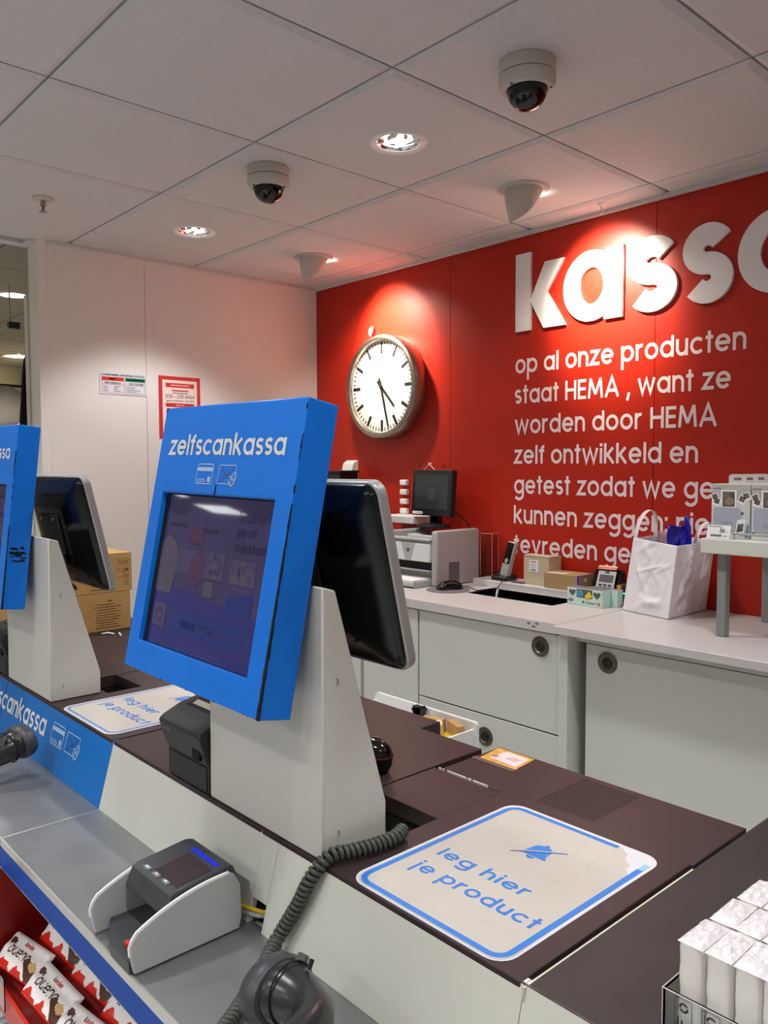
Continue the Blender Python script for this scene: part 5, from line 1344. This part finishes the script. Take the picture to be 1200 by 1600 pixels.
mb = MB(); mb.tube([(-2.60, 1.085, ZC + .004), (-2.585, 1.10, ZC + .008), (-2.570, 1.115, ZC + .004)], .003, 6); mb.tube([(-2.565, 1.13, ZC + .006), (-2.53, 1.12, ZC + .004)], .003, 6); mb.build('wire', M_WHITE, t, smooth=80)

# ================================================================== THINGS ON THE STEEL TRAY
t = thing('note_checker', 'grey and white banknote checker with a small display on the steel tray', 'banknote checker', (-1.085, .55, .726))
nx0, nx1, ny0, ny1, nz = -1.150, -1.018, .452, .628, .7262
def side_shell(x, nm):
    mb = MB()
    prof = [(ny0 + .006, nz + .002), (ny1 - .004, nz + .002), (ny1, nz + .020), (ny1 - .002, nz + .070), (ny1 - .012, nz + .088), (ny1 - .020, nz + .092)]
    top = [(ny1 - .020 - .145 * k / 14, nz + .092 - .034 * (k / 14) ** 2.2) for k in range(1, 15)]
    prof += top + [(ny0 + .004, nz + .050), (ny0 + .000, nz + .040), (ny0 + .001, nz + .028)]
    mb.prism(prof, 'x', x - .004, x + .004)
    o = mb.build(nm, M_LGREY, t, bevel=.0016)
    mb = MB(); e = [Vector((x, a, b)) for a, b in prof[5:]]
    mb.tube(e, .0022, 6); mb.build('shell_edge', M_WHITE, o, smooth=80)
side_shell(nx1, 'side_shell'); side_shell(nx0, 'side_shell')
mb = MB(); mb.prism([(nx0 + .0042, ny1 - .002), (nx0 + .0042, ny0 + .028), (nx0 + .050, ny0 + .006), (nx0 + .070, ny0 + .001), (nx1 - .0042, ny0 + .001), (nx1 - .0042, ny1 - .002)], 'z', nz + .0005, nz + .019); mb.build('base', M_DGREY, t, bevel=.002)
mb = MB(); mb.prism([(ny0 + .052, nz + .060), (ny0 + .064, nz + .087), (ny0 + .072, nz + .091), (ny1 - .022, nz + .100), (ny1 - .008, nz + .096), (ny1 - .002, nz + .080), (ny1 - .002, nz + .015), (ny0 + .10, nz + .018), (ny0 + .085, nz + .05)], 'x', nx0 + .0043, nx1 - .0043); h = mb.build('head', M_DGREY, t, bevel=.003)
zt = lambda y: nz + .091 + (y - (ny0 + .072)) * .009 / (ny1 - .022 - ny0 - .072)
def topq(mb, x0, x1, y0, y1, e=.0006): mb.poly([(x0, y0, zt(y0) + e), (x1, y0, zt(y0) + e), (x1, y1, zt(y1) + e), (x0, y1, zt(y1) + e)])
mb = MB(); topq(mb, nx0 + .050, nx1 - .012, ny0 + .078, ny1 - .040); mb.build('display', mat('checker_lcd', (62, 52, 58), .15), h)
mb = MB(); topq(mb, nx0 + .042, nx1 - .014, ny1 - .033, ny1 - .026); mb.build('blue_light', mat('blue_led', (24, 40, 190), .3, emit=.5), h)
mb = MB()
for k in range(3):
    y = ny0 + .078 + k * .018
    topq(mb, nx0 + .018, nx0 + .034, y, y + .008)
for k in range(3):
    pass
mb = MB()
for k in range(3):
    xx = nx0 + .028 + k * .029; yy = ny0 + .070
    mb.prism(rrect(xx, xx + .018, yy, yy + .008, .003, 3), 'z', zt(yy) - .001, zt(yy) + .0028)
kb = mb.build('button', M_GREY, h, bevel=.0008)
mb = MB()
for k in range(3):
    xx = nx0 + .028 + k * .029; yy = ny0 + .070
    rect2d(mb, (0, 0, zt(yy) + .0030), bx, wy, xx + .005, xx + .013, yy + .003, yy + .0055)
mb.build('button_mark', M_PAPER, kb)
mb = MB(); mb.box(-1.062, -1.050, ny0 + .012, ny0 + .020, nz + .018, nz + .027); mb.build('red_button', M_REDINK, t, bevel=.002)
mb = MB(); mb.box(nx0 + .010, nx1 - .006, ny0 + .06, ny1 - .006, nz + .0002, nz + .009); mb.build('foot', M_BLACKMAT, t)

def scanner(loc, rot, label):
    t = thing('barcode_scanner', label, 'barcode scanner', loc, rot, group='handheld barcode scanners', world=False)
    # head: front rim faces local +X; handle leaves towards -Y
    RX = Matrix.Rotation(pi / 2, 4, 'Y')
    mb = MB(RX); mb.lathe([(.030, -.004), (.039, -.003), (.043, .003), (.043, .018), (.039, .026), (.036, .026)], seg=44, sx=.86, sy=1.12); mb.build('front_rim', M_DGREY, t, smooth=45)
    mb = MB(RX); mb.lathe([(.0005, .024), (.0345, .024)], seg=44, sx=.86, sy=1.12); mb.build('window', M_BLACKGLOSS, t)
    # body: rings swept backwards and into the handle
    C = [(.006, 0, 0, .0315, .0365), (-.008, 0, 0, .0330, .0380), (-.016, 0, .001, .0320, .0360), (-.032, -.002, .003, .029, .032), (-.050, -.006, .005, .0265, .028), (-.070, -.014, .005, .025, .025), (-.084, -.028, .003, .024, .023), (-.094, -.050, .0, .021, .020), (-.100, -.080, -.003, .019, .018), (-.104, -.115, -.005, .018, .018), (-.106, -.150, -.006, .017, .018), (-.106, -.158, -.006, .010, .012)]
    seg = 26; vs = []
    for i, (x, y, z, rz_, ry_) in enumerate(C):
        a = Vector(C[max(i - 1, 0)][:3]); b = Vector(C[min(i + 1, len(C) - 1)][:3]); d = (b - a).normalized()
        s = Vector((0, 0, 1)); n = d.cross(s).normalized(); s = n.cross(d)
        for k in range(seg): th = 2 * pi * k / seg; vs.append(Vector((x, y, z)) + s * (rz_ * cos(th)) + n * (ry_ * sin(th)))
    fs = [(i * seg + k, i * seg + (k + 1) % seg, (i + 1) * seg + (k + 1) % seg, (i + 1) * seg + k) for i in range(len(C) - 1) for k in range(seg)] + [tuple(range((len(C) - 1) * seg, len(C) * seg))]
    mb = MB(); mb.add(vs, fs); b = mb.build('body', mat('scanner_plastic', (44, 45, 46), .27), t, smooth=70)
    mb = MB(); mb.tube([(-.020, .036 * cos(a), .0345 * sin(a)) for a in [2 * pi * k / 30 for k in range(31)]], .0012, 6); mb.build('seam_ring', M_BLACKMAT, t, smooth=80)
    mb = MB(); mb.cyl((-.012, .026, -.021), (-.012, .034, -.028), .0085, .0075, seg=16); mb.build('status_light', mat('smoke_lens', (84, 82, 76), .15), t, smooth=50)
    mb = MB(); mb.cyl((-.034, .020, -.022), (-.034, .027, -.030), .003, seg=10); mb.build('screw_hole', M_BLACKMAT, b)
    return t, C
s1, SCC = scanner((-.775, .532, .792), (radians(180), radians(12), radians(188)), 'dark grey handheld scanner with coiled cable lying on the steel tray at the bottom edge')
s2, _ = scanner((-1.872, .578, .800), (radians(180), radians(-10), radians(106)), 'dark grey handheld scanner on the steel tray below the blue panel at left')

# coiled cable of the near scanner
def coil(path, rc, rw, pitch, name, material, parent=None):
    P = [Vector(p) for p in path]
    # Catmull-Rom resample
    pts = []
    for i in range(len(P) - 1):
        a, b, c, d = P[max(i - 1, 0)], P[i], P[i + 1], P[min(i + 2, len(P) - 1)]
        for k in range(14):
            u = k / 14
            pts.append(.5 * ((2 * b) + (c - a) * u + (2 * a - 5 * b + 4 * c - d) * u * u + (3 * b - a - 3 * c + d) * u ** 3))
    pts.append(P[-1])
    L = [0]
    for i in range(1, len(pts)): L.append(L[-1] + (pts[i] - pts[i - 1]).length)
    tot = L[-1]; n = int(tot / pitch * 11); out = []; up = None; j = 0
    for k in range(n + 1):
        s = tot * k / n
        while j < len(L) - 2 and L[j + 1] < s: j += 1
        f = (s - L[j]) / max(1e-9, L[j + 1] - L[j]); p = pts[j].lerp(pts[j + 1], f); d = (pts[j + 1] - pts[j]).normalized()
        if up is None: up = d.orthogonal().normalized()
        up = (up - d * up.dot(d)).normalized(); b = d.cross(up); th = 2 * pi * s / pitch
        out.append(p + up * (rc * cos(th)) + b * (rc * sin(th)))
    mb = MB(); mb.tube(out, rw, 7)
    return mb.build(name, material, parent, smooth=80)
c = coil([(-.860, .815, .8730), (-.848, .788, .8735), (-.850, .752, .8730), (-.857, .712, .8740), (-.867, .680, .8735), (-.880, .658, .846), (-.897, .648, .806), (-.915, .638, .770), (-.922, .625, .747), (-.898, .592, .742), (-.874, .560, .742), (-.848, .522, .742), (-.826, .490, .744), (-.80, .450, .748)], .0078, .0036, .0086, 'coiled_cable', M_CABLEGREY)
tag(c, 'grey coiled cable hanging from behind the kiosk column over the counter edge', 'cable')

# ================================================================== TISSUE TRAY
t = thing('acrylic_tray', 'clear acrylic tray holding upright tissue packs at the lower right corner', 'tray', (-.25, .78, ZC))
tx0, tx1, ty0, ty1, th_ = -.375, -.19, .700, .915, .060
th_ = .058
mb = MB()
mb.box(tx0, tx1, ty0, ty0 + .003, ZC + .001, ZC + th_); mb.box(tx0, tx0 + .003, ty0, ty1, ZC + .001, ZC + th_); mb.box(tx1 - .003, tx1, ty0, ty1, ZC + .001, ZC + th_); mb.box(tx0, tx1, ty1 - .003, ty1, ZC + .001, ZC + th_)
mb.build('walls', M_ACRYL, t)
mb = MB()
for e in (((tx0, ty0, ZC + th_), (tx1, ty0, ZC + th_)), ((tx0, ty0, ZC + th_), (tx0, ty1, ZC + th_)), ((tx0, ty0, ZC), (tx0, ty0, ZC + th_))): mb.cyl(e[0], e[1], .0007, seg=6)
mb.build('polished_edges', mat('edge_glint', (200, 198, 198), .2), t)
M_TIS = mat('tissue_pack', (242, 238, 230), .3, noise=(25, .03))
M_FILM = mat('clear_film', (228, 223, 223), .10, spec=.8, bump=(160, 1.0))
def tissue(i):
    t = thing('tissue_pack', '', 'tissues', (0, 0, 0), group='tissue packs in the acrylic tray', world=False)
    w, d, h = .0255, .056, .104
    rr = random.Random(i)
    def fn(u, v):
        a = 2 * pi * u
        # rounded rectangle section
        cx, sy = cos(a), sin(a); k = (abs(cx) ** 5 + abs(sy) ** 5) ** (-1 / 5)
        x, y = cx * k * w / 2, sy * k * d / 2
        p = Vector((x, y, v * h)); e = .0011 * mnoise.noise(Vector((x * 60 + i * 7, y * 60, v * 9)))
        return p + Vector((cx, sy, 0)) * e
    mb = MB(); mb.grid(32, 14, fn); mb.build('pack', M_TIS, t, smooth=60)
    def top(u, v):
        x, y = (u - .5) * w * .99, (v - .5) * d * .99
        e = 1 - max(abs(2 * u - 1), abs(2 * v - 1)) ** 3
        n = mnoise.noise(Vector((x * 130 + i * 3, y * 130, 1.3))); n2 = abs(mnoise.noise(Vector((x * 260 + i, y * 260, 5))))
        return Vector((x, y, h + e * (.004 + .005 * n + .005 * n2)))
    mb = MB(); mb.grid(16, 30, top); mb.build('crinkled_top', M_FILM, t, smooth=35)
    Y = -d / 2 - .0012
    mb = MB()
    mb.use(0); lines2d(mb, [(rrect(-.0125, .0045, .006, .050, .001, 2), True)], (0, Y, 0), bx, bz, .0006)
    lines2d(mb, [(arc(-.0035, .042, .0038, 30, 190, 10), False), (arc(-.0035, .042, .0038, 210, 370, 10), False)], (0, Y, 0), bx, bz, .0021)
    for k in range(3): rect2d(mb, (0, Y, 0), bx, bz, -.0100 + .004 * k, -.0085 + .004 * k, .008, .032 - .003 * k)
    mb.use(1); rect2d(mb, (0, Y, 0), bx, bz, -.0115, .0035, .0515, .0525); rect2d(mb, (0, Y, 0), bx, bz, -.0105, -.009, .037, .046)
    mb.build('print', [M_INK, M_GREYINK], t)
    return t
tp = [tissue(k) for k in range(3)]
rows = ['front', 'second', 'third']
ordn = ['leftmost', 'second from left', 'third from left', 'fourth from left', 'fifth from left', 'rightmost']
used = set()
for j in range(5):
    for i in range(6):
        if j < 5:
            x = -.3515 + i * .0262 + j * .002; y = .735 + j * .0585
            if y + .029 > ty1 - .002: continue
            lb = '%s white tissue pack in the %s row of the acrylic tray' % (ordn[i], ['front', 'middle', 'back', '', ''][j])
            k = (i * 2 + j) % 3
            if k not in used:
                r = tp[k]; used.add(k); r.location = (x, y, ZC + .002); r['label'] = lb
            else:
                r = dup(tp[k], (x, y, ZC + .002), lb)
            r.rotation_euler = (0, 0, radians(((i * 37 + j * 53) % 5 - 2) * .8))

# ================================================================== CANDY RACK UNDER THE TRAY
t = thing('candy_rack', 'red candy rack hanging under the steel tray at the lower left', 'rack', (-1.05, .53, .30))
mb = MB(); mb.box(-1.578, -1.572, .395, .640, .25, .668); s = mb.build('side_panel', M_GLASSRED, t)
mb = MB(); mb.cyl((-1.5718, .545, .60), (-1.5712, .545, .60), .011, seg=20); mb.build('screw_hole', M_BLACKMAT, s)
mb = MB(); mb.box(-1.571, -.55, .634, .640, .25, .668); mb.build('back_panel', M_GLASSRED, t)
mb = MB(); mb.add([(-1.571, .425, .478), (-.55, .425, .478), (-.55, .634, .556), (-1.571, .634, .556), (-1.571, .425, .474), (-.55, .425, .474), (-.55, .634, .552), (-1.571, .634, .552)], [(0, 1, 2, 3), (7, 6, 5, 4), (0, 4, 5, 1), (3, 2, 6, 7)]); mb.build('shelf', M_GLASSRED, t)
mb = MB(); mb.box(-1.571, -.55, .418, .424, .455, .500); mb.build('front_lip', mat('lip_red', (206, 46, 24), .35), t, bevel=.001)
mb = MB(); mb.box(-1.571, -.55, .40, .634, .335, .340); mb.build('lower_shelf', M_GLASSRED, t)
mb = MB(); mb.box(-1.600, -1.44, .4125, .4145, .475, .535); mb.build('price_rail', M_ACRYL, t)

def candy(i):
    t = thing('chocolate_bar', '', 'chocolate bar', (0, 0, 0), group='wrapped chocolate bars in the red rack', world=False)
    Lx, Wy, Hh = .138, .062, .026
    def surf(x, y):
        u, v = 2 * x / Lx, 2 * y / Wy
        ex = max(0, 1 - abs(u) ** 8); ey = max(0, 1 - abs(v) ** 2.6)
        tw = .80 + .20 * (abs(cos(1.57 * u)) ** .5)
        return Hh * .5 * (ex ** .4) * (ey ** .5) * (.86 + .14 * cos(2 * pi * v)) + .0007 * mnoise.noise(Vector((x * 80 + i, y * 80, 2))) * ex
    nu, nv = 52, 26
    mb = MB()
    vs = [Vector((-Lx / 2 + Lx * a / nu, -Wy / 2 + Wy * b / nv, 0)) for b in range(nv + 1) for a in range(nu + 1)]
    up = [Vector((p.x, p.y, surf(p.x, p.y))) for p in vs]; dn = [Vector((p.x, p.y, -surf(p.x, p.y) * .6 - .0003)) for p in vs]
    o = len(mb.v); mb.v += up + dn; N = len(up)
    for b in range(nv):
        for a in range(nu):
            x = -1 + 2 * (a + .5) / nu; y = -1 + 2 * (b + .5) / nv
            wave = -.66 + .16 * sin(9 * x + i) + .10 * sin(17 * x + 1) - .10 * x
            m = 0
            if y < wave: m = 1
            bl = ((x - .62) / .34) ** 2 + ((y + .30 - .2 * sin(6 * x)) / .42) ** 2
            if bl < 1: m = 2
            if ((x - .72) / .18) ** 2 + ((y + .12) / .24) ** 2 < 1: m = 3
            if ((x + .74) / .13) ** 2 + ((y - .52) / .20) ** 2 < 1: m = 2
            if abs(x) > .955: m = 1 if y < .2 else 0
            q = (b * (nu + 1) + a, b * (nu + 1) + a + 1, (b + 1) * (nu + 1) + a + 1, (b + 1) * (nu + 1) + a)
            mb.f.append(list(q)); mb.mi.append(m); mb.f.append([N + k for k in q[::-1]]); mb.mi.append(0)
    w = mb.build('wrapper', [M_FOIL, M_FOILRED, M_BROWN, M_TAN], t, smooth=60)
    mb = MB(); pr_ = lambda x0, y0: (lambda u, v: Vector((x0 + u, y0 + v, surf(x0 + u, y0 + v) + .0007)))
    mb.use(0); text(mb, 'bueno', (0, 0, 0), bx, bz, .0145, w=.17, track=.10, width=.074, proj=pr_(-.044, -.005), slant=.12, asc=1.6)
    mb.use(0); text(mb, 'k', (0, 0, 0), bx, bz, .006, w=.24, proj=pr_(-.012, .0165)); mb.use(1); text(mb, 'inder', (0, 0, 0), bx, bz, .006, w=.24, track=.1, proj=pr_(-.006, .0165))
    mb.build('lettering', [M_BROWN, M_FOILRED], w)
    return t
cp = [candy(0), candy(1)]
spots = [(-1.488, .463, .527, 'front left wrapped bueno chocolate bar in the red rack'), (-1.352, .463, .527, 'second bueno chocolate bar from the left in the front row of the red rack'), (-1.216, .463, .527, 'third bueno chocolate bar in the front row of the red rack, at the bottom edge'),
         (-1.440, .528, .560, 'back row bueno chocolate bar nearest the red side panel'), (-1.300, .528, .560, 'second bueno chocolate bar in the back row, right under the blue strip'), (-1.160, .528, .560, 'third bueno chocolate bar in the back row under the blue strip'), (-1.020, .528, .560, 'fourth bueno chocolate bar in the back row, near the bottom picture edge')]
for k, (x, y, z, lb) in enumerate(spots):
    if k < 2: r = cp[k]; r.location = (x, y, z); r['label'] = lb
    else: r = dup(cp[k % 2], (x, y, z), lb)
    r.rotation_euler = (radians(38), radians((-3, 2, -2, 3)[k % 4]), radians(6 + (2, -2, 1, 0, -3)[k % 5]))
for k, (x, c_, lb) in enumerate(((-1.525, (228, 230, 236), 'small white carton with barcode on the lower shelf of the red rack'), (-1.462, (180, 190, 206), 'pale blue carton on the lower shelf of the red rack'), (-1.400, (206, 210, 222), 'third small carton on the lower rack shelf, right of the pale blue one'))):
    mb = MB(); mb.use(0).box(x - .027, x + .027, .405, .455, .3405, .432)
    mb.use(1); rect2d(mb, (0, 0, .4326), bx, wy, x - .018, x + .016, .412, .432)
    mb.use(2)
    for j in range(8): rect2d(mb, (0, 0, .4330), bx, wy, x - .015 + .0036 * j, x - .0135 + .0036 * j, .415, .429)
    tag(mb.build('small_carton', [mat('carton_tint_%s' % 'abc'[k], c_, .5), M_PAPER, M_INK]), lb, 'box', 'small cartons on the lower rack shelf')

# ================================================================== FAR SHOP AREA PAST THE WHITE WALL
t = thing('hanging_cloth', 'tall dark blue-black cloth hanging just past the end of the white wall', 'cloth', (-3.75, 1.24, 1.2))
mb = MB()
prof = [(1.262, 1.93), (1.252, 1.90), (1.243, 1.82), (1.236, 1.72), (1.229, 1.64), (1.226, 1.5), (1.224, 1.0)]
mb.prism(prof + [(1.38, 1.0), (1.38, 1.905)], 'x', -3.80, -3.78); mb.build('panel', mat('navy_cloth', (20, 20, 34), .8), t, bevel=.004)
mb = MB(); mb.cyl((-3.79, 1.37, 0), (-3.79, 1.37, 2.0), .008, seg=10); mb.build('pole', M_DGREY, t)
M_BAGS = mat('goods_white', (214, 208, 202), .4, noise=(6, .1))
for k, (x, y, z, sx, sy, sz, lb) in enumerate(((-6.2, 1.90, 1.86, .10, .17, .15, 'upper white wrapped bundle on the far rack'), (-6.15, 1.98, 1.595, .10, .20, .112, 'lower white wrapped bundle on the far rack'), (-6.3, 2.16, 1.95, .05, .045, .10, 'small yellow-green item hanging beside the white bundles on the far rack'))):
    mb = MB(); mb.lathe([(sin(pi * q / 12) * 1.0, -cos(pi * q / 12)) for q in range(13)], Matrix.Translation((x, y, z)) @ Matrix.Diagonal((sx, sy, sz, 1)), seg=24)
    tag(mb.build('bundle', M_BAGS if k < 2 else mat('moss', (120, 124, 50), .6), smooth=60), lb, 'bundle')
t = thing('far_rack', 'thin dark rack rail with white bundles in the far shop area', 'rack', (-6.4, 1.9, 0))
mb = MB(); mb.cyl((-6.4, 1.4, 2.03), (-6.4, 2.6, 2.03), .012, seg=8); mb.build('rail', M_DGREY, t)
mb = MB(); mb.cyl((-6.4, 2.45, 0), (-6.4, 2.45, 2.03), .015, seg=8); mb.build('post', M_DGREY, t)
mb = MB(); mb.box(-6.5, -6.05, 1.55, 2.4, 1.46, 1.48); mb.build('shelf', M_DGREY, t)
t = thing('ceiling_bracket', 'small dark bracket with a thin pale rod under the far ceiling', 'bracket', (-4.6, 1.5, 2.2))
mb = MB(); mb.box(-4.62, -4.58, 1.445, 1.50, 2.165, 2.20); mb.build('block', M_DGREY, t)
mb = MB(); mb.cyl((-4.6, 1.455, 2.20), (-4.6, 1.455, CE + .03), .004, seg=8); mb.cyl((-4.6, 1.45, 2.175), (-4.9, 1.30, 2.12), .004, seg=8); mb.build('rod', M_LGREY, t)
